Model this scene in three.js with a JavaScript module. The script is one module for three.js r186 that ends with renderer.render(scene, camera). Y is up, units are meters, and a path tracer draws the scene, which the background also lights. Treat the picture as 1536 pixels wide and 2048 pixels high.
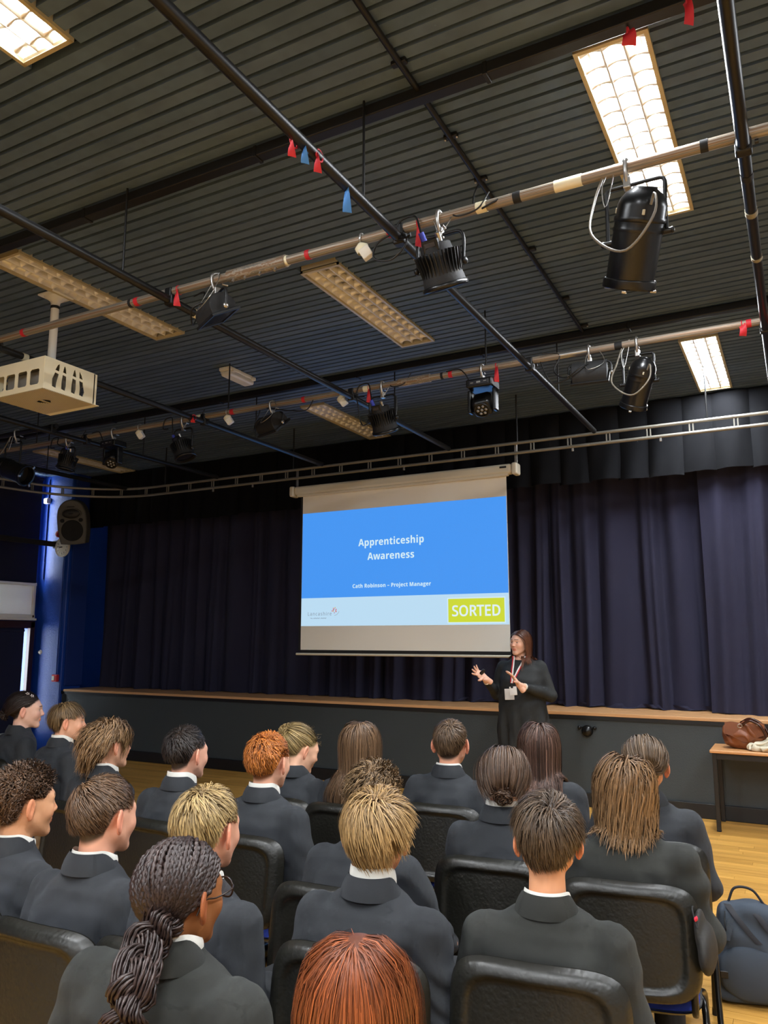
import * as THREE from 'three';
import { RoundedBoxGeometry } from 'three/addons/geometries/RoundedBoxGeometry.js';
import { mergeGeometries } from 'three/addons/utils/BufferGeometryUtils.js';
import { RectAreaLightUniformsLib } from 'three/addons/lights/RectAreaLightUniformsLib.js';

// ---------------------------------------------------------------- camera, sky, exposure
const scene = new THREE.Scene();
const EYE = 1.6;
const camera = new THREE.PerspectiveCamera(2 * Math.atan(1024 / 1549) * 180 / Math.PI, 0.75, 0.05, 100);
camera.position.set(0, EYE, 0);
{
  const yaw = 28.08 * Math.PI / 180, p = Math.atan(251 / 1549);
  camera.lookAt(-Math.sin(yaw) * Math.cos(p), EYE + Math.sin(p), -Math.cos(yaw) * Math.cos(p));
}
scene.background = new THREE.Color().setRGB(0.8, 0.9, 1.0);
scene.backgroundIntensity = 15;
const renderer = new THREE.WebGLRenderer({ antialias: true });
renderer.toneMapping = THREE.LinearToneMapping;
renderer.toneMappingExposure = 1.15;
renderer.shadowMap.enabled = true;
RectAreaLightUniformsLib.init();
const TUBE_LIGHT = 56;           // radiance of a lit fluorescent panel
const SCREEN_LIGHT = 0.55;       // light thrown back by the projected slide

// ---------------------------------------------------------------- helpers
const V = (x, y, z) => new THREE.Vector3(x, y, z);
let seed = 7;
const rnd = () => { seed = (seed * 1664525 + 1013904223) >>> 0; return seed / 4294967296; };
const rr = (a, b) => a + (b - a) * rnd();
const clamp = (x, a, b) => Math.max(a, Math.min(b, x));
const lerp = (a, b, t) => a + (b - a) * t;
const sstep = (a, b, x) => { const t = clamp((x - a) / (b - a), 0, 1); return t * t * (3 - 2 * t); };
function hash(i, j, k) { let n = Math.imul(i, 374761393) ^ Math.imul(j, 668265263) ^ Math.imul(k, 2147483647 - 1640531527); n = Math.imul(n ^ (n >>> 13), 1274126177); return ((n ^ (n >>> 16)) >>> 0) / 4294967296; }
function noise3(x, y, z) {
  const i = Math.floor(x), j = Math.floor(y), k = Math.floor(z);
  let u = x - i, v = y - j, w = z - k; u = u * u * (3 - 2 * u); v = v * v * (3 - 2 * v); w = w * w * (3 - 2 * w);
  let s = 0;
  for (let a = 0; a < 2; a++) for (let b = 0; b < 2; b++) for (let c = 0; c < 2; c++) s += (a ? u : 1 - u) * (b ? v : 1 - v) * (c ? w : 1 - w) * hash(i + a, j + b, k + c);
  return s * 2 - 1;
}
const taken = {};
function numbered(name) { const n = taken[name] = (taken[name] ?? -1) + 1; return n ? `${name}_${String(n).padStart(3, '0')}` : name; }
function shade(o) { o.traverse((c) => { if (c.isMesh) { c.castShadow = true; c.receiveShadow = true; } }); return o; }
function tag(o, label, category, group, kind) { o.userData = { label, category }; if (group) o.userData.group = group; if (kind) o.userData.kind = kind; return o; }
function thing(name, label, category, group) { const o = new THREE.Group(); o.name = numbered(name); scene.add(o); return tag(o, label, category, group); }
function struct(name, label, category) { const o = new THREE.Group(); o.name = numbered(name); scene.add(o); return tag(o, label, category, null, 'structure'); }
function part(name, geo, mat, parent, label) {
  const m = new THREE.Mesh(Array.isArray(geo) ? mg(geo) : geo, mat); m.name = name; m.castShadow = m.receiveShadow = true;
  if (label) m.userData.label = label;
  parent.add(m); return m;
}
function mg(list) {
  list = list.flat().map((g) => {
    if (!g.index) { const n = g.attributes.position.count; g.setIndex([...Array(n).keys()]); }
    if (!g.attributes.uv) g.setAttribute('uv', new THREE.BufferAttribute(new Float32Array(g.attributes.position.count * 2), 2));
    for (const k of Object.keys(g.attributes)) if (!['position', 'normal', 'uv', 'color'].includes(k)) g.deleteAttribute(k);
    return g;
  });
  return list.length === 1 ? list[0] : mergeGeometries(list);
}
function place(g, x = 0, y = 0, z = 0, rx = 0, ry = 0, rz = 0) { if (rx || ry || rz) g.applyMatrix4(new THREE.Matrix4().makeRotationFromEuler(new THREE.Euler(rx, ry, rz))); g.translate(x, y, z); return g; }
const box = (w, h, d, x, y, z, rx, ry, rz) => place(new THREE.BoxGeometry(w, h, d), x, y, z, rx, ry, rz);
const rbox = (w, h, d, r, x, y, z, rx, ry, rz, s = 2) => place(new RoundedBoxGeometry(w, h, d, s, Math.min(r, w / 2.01, h / 2.01, d / 2.01)), x, y, z, rx, ry, rz);
function cyl(a, b, r0, r1 = r0, seg = 12) {
  const d = b.clone().sub(a), g = new THREE.CylinderGeometry(r1, r0, d.length(), seg);
  g.applyQuaternion(new THREE.Quaternion().setFromUnitVectors(V(0, 1, 0), d.clone().normalize()));
  const m = a.clone().add(b).multiplyScalar(0.5); g.translate(m.x, m.y, m.z); return g;
}
const tube = (pts, r, seg = 24, rad = 6, closed = false) => new THREE.TubeGeometry(new THREE.CatmullRomCurve3(pts, closed, 'centripetal'), seg, r, rad, closed);
const ball = (r, x, y, z, sx = 1, sy = 1, sz = 1, n = 14) => { const g = new THREE.SphereGeometry(r, n, Math.max(6, n * 0.7 | 0)); g.scale(sx, sy, sz); g.translate(x, y, z); return g; };
const lathe = (prof, seg = 28) => new THREE.LatheGeometry(prof.map(([r, y]) => new THREE.Vector2(Math.max(r, 1e-4), y)), seg);
function uvBox(g, s = 1) {      // uv in metres by the dominant axis of each normal
  if (!g.attributes.normal) g.computeVertexNormals();
  const p = g.attributes.position, n = g.attributes.normal, uv = new Float32Array(p.count * 2);
  for (let i = 0; i < p.count; i++) {
    const ax = Math.abs(n.getX(i)), ay = Math.abs(n.getY(i)), az = Math.abs(n.getZ(i));
    const [u, v] = ay >= ax && ay >= az ? [p.getX(i), p.getZ(i)] : ax >= az ? [p.getZ(i), p.getY(i)] : [p.getX(i), p.getY(i)];
    uv[2 * i] = u * s; uv[2 * i + 1] = v * s;
  }
  g.setAttribute('uv', new THREE.BufferAttribute(uv, 2)); return g;
}
function gridSheet(nu, nv, fn) {       // open sheet from fn(u, v) -> Vector3
  const pos = [], uv = [], idx = [];
  for (let j = 0; j <= nv; j++) for (let i = 0; i <= nu; i++) { const p = fn(i / nu, j / nv); pos.push(p.x, p.y, p.z); uv.push(i / nu, j / nv); }
  for (let j = 0; j < nv; j++) for (let i = 0; i < nu; i++) { const a = j * (nu + 1) + i, b = a + 1, c = a + nu + 1, d = c + 1; idx.push(a, c, b, b, c, d); }
  const g = new THREE.BufferGeometry(); g.setAttribute('position', new THREE.Float32BufferAttribute(pos, 3)); g.setAttribute('uv', new THREE.Float32BufferAttribute(uv, 2)); g.setIndex(idx); g.computeVertexNormals(); return g;
}
// ---- textures
function dataTex(w, h, fn, srgb = true) {
  const a = new Uint8Array(w * h * 4);
  for (let j = 0; j < h; j++) for (let i = 0; i < w; i++) { const c = fn(i / w, j / h, i, j), o = (j * w + i) * 4; if (typeof c === 'number') { a[o] = a[o + 1] = a[o + 2] = clamp(c, 0, 1) * 255; } else { a[o] = clamp(c[0], 0, 1) * 255; a[o + 1] = clamp(c[1], 0, 1) * 255; a[o + 2] = clamp(c[2], 0, 1) * 255; } a[o + 3] = 255; }
  const t = new THREE.DataTexture(a, w, h); t.wrapS = t.wrapT = THREE.RepeatWrapping; t.magFilter = THREE.LinearFilter; t.minFilter = THREE.LinearMipmapLinearFilter; t.generateMipmaps = true;
  if (srgb) t.colorSpace = THREE.SRGBColorSpace; t.needsUpdate = true; return t;
}
function tnoise(u, v, f, s = 0) {        // tileable value noise
  const x = u * f, y = v * f, i = Math.floor(x), j = Math.floor(y); let a = x - i, b = y - j; a = a * a * (3 - 2 * a); b = b * b * (3 - 2 * b);
  const h = (p, q) => hash(((p % f) + f) % f, ((q % f) + f) % f, s);
  return lerp(lerp(h(i, j), h(i + 1, j), a), lerp(h(i, j + 1), h(i + 1, j + 1), a), b);
}
function anoise(u, v, fx, fy, s = 0) {
  const x = u * fx, y = v * fy, i = Math.floor(x), j = Math.floor(y); let a = x - i, b = y - j; a = a * a * (3 - 2 * a); b = b * b * (3 - 2 * b);
  const h = (p, q) => hash(((p % fx) + fx) % fx, ((q % fy) + fy) % fy, s);
  return lerp(lerp(h(i, j), h(i + 1, j), a), lerp(h(i, j + 1), h(i + 1, j + 1), a), b);
}
const rep = (t, x, y) => { const c = t.clone(); c.repeat.set(x, y); c.needsUpdate = true; return c; };
function canvasTex(w, h, draw) { const c = document.createElement('canvas'); c.width = w; c.height = h; draw(c.getContext('2d'), w, h); const t = new THREE.CanvasTexture(c); t.colorSpace = THREE.SRGBColorSpace; return t; }
const mat = (color, roughness = 0.6, metalness = 0, extra = {}) => new THREE.MeshStandardMaterial({ color, roughness, metalness, ...extra });
const phys = (color, roughness, extra = {}) => new THREE.MeshPhysicalMaterial({ color, roughness, ...extra });

const T_weave = dataTex(128, 128, (u, v, i, j) => 0.5 + 0.25 * Math.sin((i + j) * Math.PI / 2) + 0.25 * (hash(i, j, 3) - 0.5), false);
const T_clothTone = dataTex(256, 256, (u, v, i, j) => 0.86 + 0.1 * tnoise(u, v, 6, 1) + 0.06 * hash(i, j, 5));
const T_leather = dataTex(256, 256, (u, v) => 0.5 * tnoise(u, v, 64, 1) + 0.3 * tnoise(u, v, 128, 2) + 0.2 * tnoise(u, v, 24, 3), false);
const T_wood = dataTex(512, 512, (u, v, i, j) => { const g = 0.5 * anoise(u, v, 4, 90, 1) + 0.3 * anoise(u, v, 8, 200, 2) + 0.2 * tnoise(u, v, 5, 3); return [0.77 + 0.16 * g, 0.6 + 0.16 * g, 0.3 + 0.14 * g]; });
const T_woodDull = dataTex(512, 512, (u, v) => { const g = 0.5 * anoise(u, v, 4, 90, 4) + 0.3 * anoise(u, v, 8, 220, 5) + 0.2 * tnoise(u, v, 5, 6); return [0.74 + 0.16 * g, 0.55 + 0.15 * g, 0.36 + 0.14 * g]; });
const T_plaster = dataTex(256, 256, (u, v, i, j) => 0.6 * tnoise(u, v, 40, 1) + 0.25 * tnoise(u, v, 90, 2) + 0.15 * hash(i, j, 9), false);
const T_dust = dataTex(512, 512, (u, v, i, j) => { const a = 0.82 + 0.12 * tnoise(u, v, 9, 1) + 0.06 * tnoise(u, v, 60, 2); const s = hash(i >> 1, j >> 1, 21) > 0.9992 ? 1.6 : 1; return a * s; });
const T_worn = dataTex(256, 256, (u, v, i, j) => { const a = anoise(u, v, 24, 4, 1), b = tnoise(u, v, 40, 2), k = a * 0.7 + b * 0.3; return k > 0.64 ? [0.52, 0.42, 0.33] : k > 0.42 ? [0.62, 0.58, 0.52] : [0.5, 0.48, 0.44]; });

// ---- shared materials
const M = {
  slat: [0x566b85, 0x526780, 0x5b6f88].map((c) => mat(c, 0.62, 0, { map: T_dust })),
  backing: mat(0x141414, 0.9),
  blackPipe: mat(0x1b1b1b, 0.38, 0.25), wornPipe: mat(0xffffff, 0.5, 0.35, { map: T_worn }),
  blackMetal: mat(0x1a1a1a, 0.42, 0.3), blackGloss: mat(0x141414, 0.28, 0.2), blackMatte: mat(0x161616, 0.75), steel: mat(0xb9b6b0, 0.32, 0.9),
  chrome: mat(0xd8d8d8, 0.15, 1), whitePlastic: mat(0xe6e4da, 0.45), cream: mat(0xf0e8c8, 0.5), frame: mat(0xc9bb96, 0.4, 0.3), red: mat(0xc01f2b, 0.6), blueTape: mat(0x3f7fc4, 0.6),
  cable: mat(0x101010, 0.5), louvre: mat(0xeceae6, 0.3, 0.35), troffer: mat(0xbdb9ad, 0.5),
  cloth: phys(0x272a2e, 0.82, { map: rep(T_clothTone, 3, 3), bumpMap: rep(T_weave, 60, 60), bumpScale: 0.0006, sheen: 0.35, sheenRoughness: 0.5, sheenColor: new THREE.Color(0x8a8e96) }),
  clothGreen: phys(0x262722, 0.82, { map: rep(T_clothTone, 3, 3), bumpMap: rep(T_weave, 60, 60), bumpScale: 0.0006, sheen: 0.35, sheenRoughness: 0.5, sheenColor: new THREE.Color(0x8a908e) }),
  trouser: mat(0x17191c, 0.85), shoe: mat(0x0d0d0d, 0.3), shirt: mat(0xe6e4da, 0.75),
  velvet: phys(0x1f1f36, 0.9, { sheen: 0.4, sheenRoughness: 0.4, sheenColor: new THREE.Color(0x5a5876) }),
  velvetDark: phys(0x0f1013, 0.95, { specularIntensity: 0.3, sheen: 0.1, sheenRoughness: 0.45, sheenColor: new THREE.Color(0x77777c) }),
  bluePaint: mat(0x0f3f9a, 0.42, 0, { bumpMap: rep(T_plaster, 3, 3), bumpScale: 0.002 }),
  blind: mat(0x0b1230, 0.85), stageFront: mat(0x3a4143, 0.6, 0, { bumpMap: rep(T_plaster, 4, 4), bumpScale: 0.001 }),
  blackTrim: mat(0x121212, 0.5), stageWood: mat(0xffffff, 0.4, 0, { map: T_woodDull }), paleWall: mat(0xd0d4d8, 0.8), screenCloth: mat(0xf2eee2, 0.85), screenCase: mat(0xd6cfba, 0.45),
  chairShell: mat(0x16150f, 0.42, 0, { bumpMap: rep(T_leather, 2, 2), bumpScale: 0.0012 }), chairFabric: mat(0x1a2f86, 0.9, 0, { bumpMap: rep(T_weave, 8, 8), bumpScale: 0.001 }), chairFrame: mat(0x1b1916, 0.3, 0.4),
};
// ---------------------------------------------------------------- the room
const CEIL = 4.0, XL = -9.95, XR = 5, ZB = 6, ZS = -7.79, STAGE_Y = 0.88, ZH = -8.1;
const TROFFERS = [   // x, z centre, lit, label
  [-2.575, -1.125, 1, 'glowing fluorescent ceiling light with louvre cells, cut off by the top left corner'],
  [-0.51, -3.645, 1, 'large glowing fluorescent ceiling light behind the nearest black stage lantern, top right'],
  [-0.565, -7.19, 1, 'smaller glowing fluorescent ceiling light near the curtain on the right'],
  [-2.615, -4.75, 0, 'unlit louvred ceiling light between the two scaffold pipes, middle of the ceiling'],
  [-4.305, -3.67, 0, 'unlit louvred ceiling light behind the cream projector pole'],
  [-4.335, -7.28, 0, 'unlit louvred ceiling light above the projection screen with a loop of cable below'],
  [-8.53, -7.28, 0, 'unlit louvred ceiling light at the far left, behind two black stage lanterns'],
  [-0.51, 0.0, 1, 'glowing fluorescent ceiling light overhead, out of view'],
  [1.55, -1.2, 1, 'glowing fluorescent ceiling light to the right, out of view'],
  [1.55, -4.75, 1, 'glowing fluorescent ceiling light to the far right near the stage, out of view'],
  [-2.575, 2.4, 1, 'glowing ceiling light behind the viewer on the left, out of view'],
  [-0.51, 3.65, 1, 'glowing fluorescent ceiling light far behind the viewer in the middle, out of view'],
  [-4.3, 4.2, 1, 'glowing fluorescent ceiling light at the rear left, out of view'],
  [1.55, 2.4, 1, 'glowing fluorescent ceiling light behind the viewer on the right, out of view'],
];
const TW = 0.3, TL = 1.5;
{
  const floor = struct('floor', 'pale golden strip wood hall floor', 'floor');
  part('subfloor', uvBox(box(XR - XL + 0.4, 0.1, ZB - ZS + 0.2, (XR + XL) / 2, -0.072, (ZB + ZS) / 2 + 0.1)), mat(0x3a2a14, 0.9), floor);
  const boardMats = [0xf4e6d2, 0xe6d6c0, 0xfff2de, 0xecdcc8].map((c) => mat(c, 0.34, 0, { map: T_wood }));
  const bw = 0.07, rest = [[], [], [], []]; let made = 0, row = 0;
  for (let z = ZS + bw / 2; z < ZB; z += bw, row++) {
    let x = XL - rr(0, 1.4);
    while (x < XR) {
      const L = rr(1.1, 1.9), x0 = Math.max(x, XL), x1 = Math.min(x + L, XR), k = (rnd() * 4) | 0;
      if (x1 - x0 > 0.05) {
        const g = box(x1 - x0 - 0.0015, 0.02, bw - 0.0018, (x0 + x1) / 2, -0.01, z);
        const u = uvBox(g), uv = u.attributes.uv, ox = rnd() * 7, oz = rnd() * 7; for (let i = 0; i < uv.count; i++) uv.setXY(i, uv.getX(i) * 0.6 + ox, uv.getY(i) * 0.8 + oz);
        if (x1 > -1.9 && x0 < 1.0 && z < -1.5 && made < 296) { part('floor_board', u, boardMats[k], floor); made++; } else rest[k].push(u);
      }
      x += L;
    }
  }
  rest.forEach((l, k) => { const m = part('floor_boards', l, boardMats[k], floor); m.userData.kind = 'stuff'; });
}
{
  const ceiling = struct('ceiling', 'black slatted ceiling of narrow boards running across the hall', 'ceiling');
  part('ceiling_backing', box(XR - XL + 0.4, 0.1, ZB - ZH + 0.3, (XR + XL) / 2, CEIL + 0.16, (ZB + ZH) / 2), M.backing, ceiling);
  const pitch = 0.078, w = 0.057, rest = [[], [], []]; let made = 0;
  for (let z = ZH + 0.06; z < ZB; z += pitch) {
    let segs = [[XL, XR]];
    for (const [tx, tz] of TROFFERS) if (Math.abs(z - tz) < TL / 2 + w / 2) segs = segs.flatMap(([a, b]) => tx > a && tx < b ? [[a, tx - TW / 2], [tx + TW / 2, b]] : [[a, b]]);
    for (const [a, b] of segs) {
      const g = uvBox(box(b - a, 0.05, w, (a + b) / 2, CEIL + 0.025 + rr(-0.0015, 0.0015), z)), uv = g.attributes.uv, o = rnd() * 5; for (let i = 0; i < uv.count; i++) uv.setXY(i, uv.getX(i) * 0.5 + o, uv.getY(i) * 0.5 + o);
      const k = (rnd() * 3) | 0;
      if (z < -1.2 && made < 296) { part('slat', g, M.slat[k], ceiling); made++; } else rest[k].push(g);
    }
  }
  rest.forEach((l, k) => { if (l.length) part('ceiling_slats', l, M.slat[k], ceiling).userData.kind = 'stuff'; });
}
{
  const wr = struct('wall_right', 'pale painted side wall of the hall', 'wall'); part('wall_face', box(0.2, CEIL + 0.3, ZB - ZS + 3, XR + 0.1, CEIL / 2, (ZB + ZS) / 2 - 1.2), M.paleWall, wr);
  const wb = struct('wall_back', 'pale painted rear wall of the hall', 'wall'); part('wall_face', box(XR - XL + 0.4, CEIL + 0.3, 0.2, (XR + XL) / 2, CEIL / 2, ZB + 0.1), M.paleWall, wb);
  const ws = struct('wall_stage', 'black rear wall and roof of the stage behind the curtains', 'wall');
  part('rear_face', box(XR - XL + 0.4, 5.2, 0.2, (XR + XL) / 2, 2.4, -10.6), M.backing, ws);
  part('stage_roof', box(XR - XL + 0.4, 0.1, 2.5, (XR + XL) / 2, 4.95, -9.4), M.backing, ws);
  part('header', box(XR - XL, 1.5, 0.08, (XR + XL) / 2, 4.21, ZH - 0.03), M.backing, ws);
  // window wall on the left, with two openings one above the other
  const wl = struct('wall_left', 'blue painted window wall with a deep blue pier beside the stage', 'wall');
  const seg = (z0, z1, y0, y1) => box(0.2, y1 - y0, z1 - z0, XL - 0.1, (y0 + y1) / 2, (z0 + z1) / 2);
  part('wall_face', uvBox(mg([seg(-5.8, ZB, -0.1, CEIL + 0.2), seg(-7.62, -5.8, CEIL - 0.08, CEIL + 0.2), seg(-7.62, -5.8, 1.73, 1.93), seg(-7.62, -5.8, 2.36, 2.5), seg(-7.62, -5.8, -0.1, 0.25), seg(-10.6, -7.62, -0.1, 5)])), M.bluePaint, wl);
  part('pier', uvBox(rbox(0.62, 5.1, 0.36, 0.02, XL + 0.3, 2.4, -7.93)), M.bluePaint, wl, 'blue pier streaked by daylight from behind the blind');
  part('window_panel', [rbox(0.035, 0.5, 1.85, 0.006, XL + 0.018, 2.13, -6.74)], phys(0xf2f1ee, 1, { transmission: 0.1, thickness: 0 }), wl, 'opal white window panel below the blind');
  part('window_panel_rim', [rbox(0.03, 0.045, 1.88, 0.008, XL + 0.05, 2.37, -6.74), rbox(0.03, 0.06, 1.88, 0.008, XL + 0.05, 1.9, -6.74), rbox(0.03, 0.5, 0.045, 0.008, XL + 0.05, 2.13, -7.65)], M.whitePlastic, wl);
  part('window_sill', rbox(0.09, 0.03, 1.9, 0.008, XL + 0.05, 1.86, -6.74), M.whitePlastic, wl);
  const w1 = struct('window_1', 'upper window pane hidden behind the long navy blind', 'window');
  part('pane', box(0.006, 1.5, 1.82, XL - 0.12, 3.17, -6.71), phys(0xffffff, 0.02, { transmission: 1, thickness: 0, ior: 1.45 }), w1);
  const w2 = struct('window_2', 'lower window in a dark maroon frame with a bright slit beside its blind', 'window');
  part('pane', box(0.006, 1.5, 1.82, XL - 0.12, 0.99, -6.71), phys(0xffffff, 0.02, { transmission: 1, thickness: 0, ior: 1.45 }), w2);
  const maroon = mat(0x2a0d10, 0.5);
  part('window_frame', [rbox(0.07, 1.62, 0.075, 0.008, XL + 0.035, 1.02, -7.655), rbox(0.07, 0.1, 1.9, 0.008, XL + 0.035, 1.785, -6.74), rbox(0.07, 0.08, 1.9, 0.008, XL + 0.035, 0.22, -6.74)], maroon, w2);
  // stage
  const stage = struct('stage', 'raised stage with a dark green painted front and wooden lip', 'stage');
  part('stage_front', uvBox(box(XR - XL - 0.6, 0.7, 0.06, (XR + XL) / 2 + 0.3, 0.47, ZS - 0.03)), M.stageFront, stage);
  part('stage_base', box(XR - XL, STAGE_Y - 0.06, 2.7, (XR + XL) / 2, (STAGE_Y - 0.06) / 2, -9.2), M.backing, stage);
  part('skirting', rbox(XR - XL - 0.6, 0.13, 0.025, 0.006, (XR + XL) / 2 + 0.3, 0.065, ZS + 0.012), M.blackTrim, stage);
  part('fascia', box(XR - XL - 0.6, 0.045, 0.07, (XR + XL) / 2 + 0.3, 0.835, ZS - 0.02), M.blackTrim, stage);
  for (let k = 0; k < 12; k++) for (let c = 0; c < 2; c++) {
    const x0 = -9.3 + c * 7 + (k % 2) * 0.6 - (c ? 0 : 0), x1 = c ? XR : -2.3 + (k % 2) * 0.6 + 0.0, a = c ? -2.3 + (k % 2) * 0.6 : -9.3, b = x1, z = ZS + 0.02 - 0.06 - k * 0.12;
    const g = uvBox(rbox(b - a - 0.003, 0.032, 0.117, 0.005, (a + b) / 2, STAGE_Y - 0.016, z, 0, 0, 0, 1)), uv = g.attributes.uv, o = rnd() * 4; for (let i = 0; i < uv.count; i++) uv.setXY(i, uv.getX(i) * 0.5 + o, uv.getY(i) * 0.7 + o);
    part('stage_board', g, M.stageWood, stage);
  }
  const panel = struct('wall_panel', 'plain blue side panel above the stage next to the pier', 'wall'); part('panel', rbox(0.03, 3.6, 0.3, 0.004, -9.325, 2.72, -7.95), mat(0x0c2c74, 0.6), panel);
}
// blinds and small things on the window wall
{
  const b1 = thing('roller_blind', 'long navy roller blind covering the upper left window', 'blind');
  part('blind_fabric', gridSheet(16, 14, (u, v) => V(-9.83 + 0.008 * Math.sin(u * 9 + v * 2), lerp(3.92, 2.4, v), lerp(-7.61, -5.7, u))), M.blind, b1);
  part('bottom_bar', cyl(V(-9.83, 2.395, -7.61), V(-9.83, 2.395, -5.7), 0.012), M.blind, b1); part('roller', cyl(V(-9.83, 3.93, -7.61), V(-9.83, 3.93, -5.7), 0.03), M.blind, b1);
  const b2 = thing('roller_blind', 'navy blind inside the lower maroon window frame, beside the bright slit', 'blind');
  part('blind_fabric', gridSheet(14, 10, (u, v) => V(-9.92 + 0.006 * Math.sin(u * 7 + v * 3), lerp(1.74, 0.262, v), lerp(-7.545, -5.78, u))), M.blind, b2);
  part('bottom_bar', rbox(0.025, 0.03, 1.75, 0.008, -9.92, 0.268, -6.66), M.whitePlastic, b2); part('roller', cyl(V(-9.92, 1.7, -7.54), V(-9.92, 1.7, -5.8), 0.022), M.blind, b2);
  const bar = thing('wall_rail', 'black horizontal rail crossing the blind and ending behind the wall clock', 'rail');
  part('rail', rbox(0.045, 0.075, 2.4, 0.008, -9.62, 2.955, -6.55), M.blackMatte, bar); part('bracket', rbox(0.1, 0.11, 0.02, 0.005, -9.62, 2.955, -7.74), M.blackMatte, bar);
  // clock
  const clk = thing('wall_clock', 'round white wall clock on the blue pier below the loudspeaker', 'clock'); clk.position.set(-9.45, 2.905, -7.75);
  const face = canvasTex(256, 256, (c) => { c.fillStyle = '#e8e2cf'; c.fillRect(0, 0, 256, 256); c.fillStyle = '#2a2a28'; c.strokeStyle = '#2a2a28'; c.font = 'bold 30px sans-serif'; c.textAlign = 'center'; c.textBaseline = 'middle'; for (let h = 1; h <= 12; h++) { const a = h * Math.PI / 6; c.fillText(String(h), 128 + 92 * Math.sin(a), 128 - 92 * Math.cos(a)); } for (let h = 0; h < 60; h++) { const a = h * Math.PI / 30; c.lineWidth = h % 5 ? 1.5 : 4; c.beginPath(); c.moveTo(128 + 112 * Math.sin(a), 128 - 112 * Math.cos(a)); c.lineTo(128 + 120 * Math.sin(a), 128 - 120 * Math.cos(a)); c.stroke(); } });
  const rim = lathe([[0.0, 0], [0.135, 0], [0.145, 0.012], [0.145, 0.035], [0.138, 0.042], [0.132, 0.036]], 40); rim.rotateX(Math.PI / 2); part('clock_case', rim, M.whitePlastic, clk);
  const fg = new THREE.CircleGeometry(0.133, 40); fg.translate(0, 0, 0.034); part('clock_face', fg, mat(0xffffff, 0.5, 0, { map: face }), clk);
  part('hour_hand', place(box(0.009, 0.07, 0.003, 0, 0.03, 0), 0, 0, 0.037, 0, 0, 1.72), M.blackMatte, clk); part('minute_hand', place(box(0.006, 0.105, 0.003, 0, 0.045, 0), 0, 0, 0.04, 0, 0, 1.42), M.blackMatte, clk); part('hand_pin', place(new THREE.CylinderGeometry(0.007, 0.007, 0.012, 10), 0, 0, 0.04, Math.PI / 2), M.blackMatte, clk);
  const glass = new THREE.CircleGeometry(0.133, 40); glass.translate(0, 0, 0.046); part('clock_glass', glass, phys(0xffffff, 0.03, { transmission: 1, thickness: 0, ior: 1.4 }), clk);
  // loudspeaker
  const sp = thing('loudspeaker', 'grey moulded loudspeaker with horn and round woofer on the blue pier', 'loudspeaker'); sp.position.set(-9.0, 3.2, -7.48); sp.rotation.set(0.22, 0.62, -0.06);
  const sm = mat(0x55534d, 0.55), grille = mat(0x151515, 0.8);
  const sh = new THREE.Shape(); sh.moveTo(-0.15, -0.28); sh.quadraticCurveTo(0, -0.3, 0.15, -0.28); sh.quadraticCurveTo(0.19, -0.1, 0.18, 0.1); sh.quadraticCurveTo(0.16, 0.3, 0, 0.31); sh.quadraticCurveTo(-0.16, 0.3, -0.18, 0.1); sh.quadraticCurveTo(-0.19, -0.1, -0.15, -0.28);
  const cab = new THREE.ExtrudeGeometry(sh, { depth: 0.2, bevelEnabled: true, bevelSize: 0.02, bevelThickness: 0.025, bevelSegments: 3, curveSegments: 10 }); cab.translate(0, 0, -0.24); part('cabinet', cab, sm, sp);
  const wf = lathe([[0.0, 0.002], [0.125, 0.004], [0.138, 0.014], [0.148, 0.006], [0.15, 0]], 36); wf.rotateX(Math.PI / 2); wf.translate(0, -0.11, -0.014); part('woofer_grille', wf, grille, sp);
  const hn = new THREE.SphereGeometry(0.13, 26, 14, 0, Math.PI * 2, 0, Math.PI / 2); hn.rotateX(Math.PI / 2); hn.scale(1, 0.55, 0.35); hn.translate(0, 0.13, -0.03); part('horn', hn, mat(0x2b2a28, 0.5), sp); part('horn_lip', place(new THREE.TorusGeometry(0.13, 0.012, 8, 32), 0, 0, 0).scale(1, 0.55, 1).translate(0, 0.13, -0.008), sm, sp);
  part('throat', ball(0.035, 0, 0.13, 0.0, 1.7, 0.6, 0.5), grille, sp); part('brand_plate', rbox(0.1, 0.012, 0.006, 0.002, 0, 0.225, 0.0), M.blackMatte, sp);
  part('wall_bracket', cyl(V(0, 0, -0.22), V(-0.02, -0.02, -0.34), 0.02), M.blackMetal, sp);
  for (const s of [-1, 1]) part('port', place(new THREE.CylinderGeometry(0.028, 0.028, 0.02, 16), s * 0.125, 0.035, -0.008, Math.PI / 2), grille, sp);
  const sounder = thing('alarm_sounder', 'round red alarm sounder on the blue pier left of the loudspeaker', 'alarm'); const so = lathe([[0, 0.075], [0.035, 0.075], [0.048, 0.06], [0.05, 0.02], [0.055, 0.015], [0.055, 0]], 22); so.rotateX(Math.PI / 2); so.translate(-9.53, 3.1, -7.75); part('sounder_body', so, mat(0x9c1322, 0.4), sounder);
  const call = thing('call_point', 'small red fire alarm call point low on the blue pier', 'alarm'); part('call_box', rbox(0.1, 0.1, 0.05, 0.008, -9.42, 1.03, -7.725), M.red, call); part('call_glass', rbox(0.05, 0.06, 0.006, 0.002, -9.435, 1.03, -7.697), M.whitePlastic, call);
  const det = thing('wall_sensor', 'tiny white round sensor halfway down the blue pier', 'sensor'); const dg = lathe([[0, 0.03], [0.018, 0.028], [0.028, 0.012], [0.03, 0]], 18); dg.rotateX(Math.PI / 2); dg.translate(-9.8, 1.39, -7.75); part('sensor_dome', dg, M.whitePlastic, det); part('sensor_ring', place(new THREE.TorusGeometry(0.03, 0.004, 6, 18), -9.8, 1.39, -7.748), M.whitePlastic, det);
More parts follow.
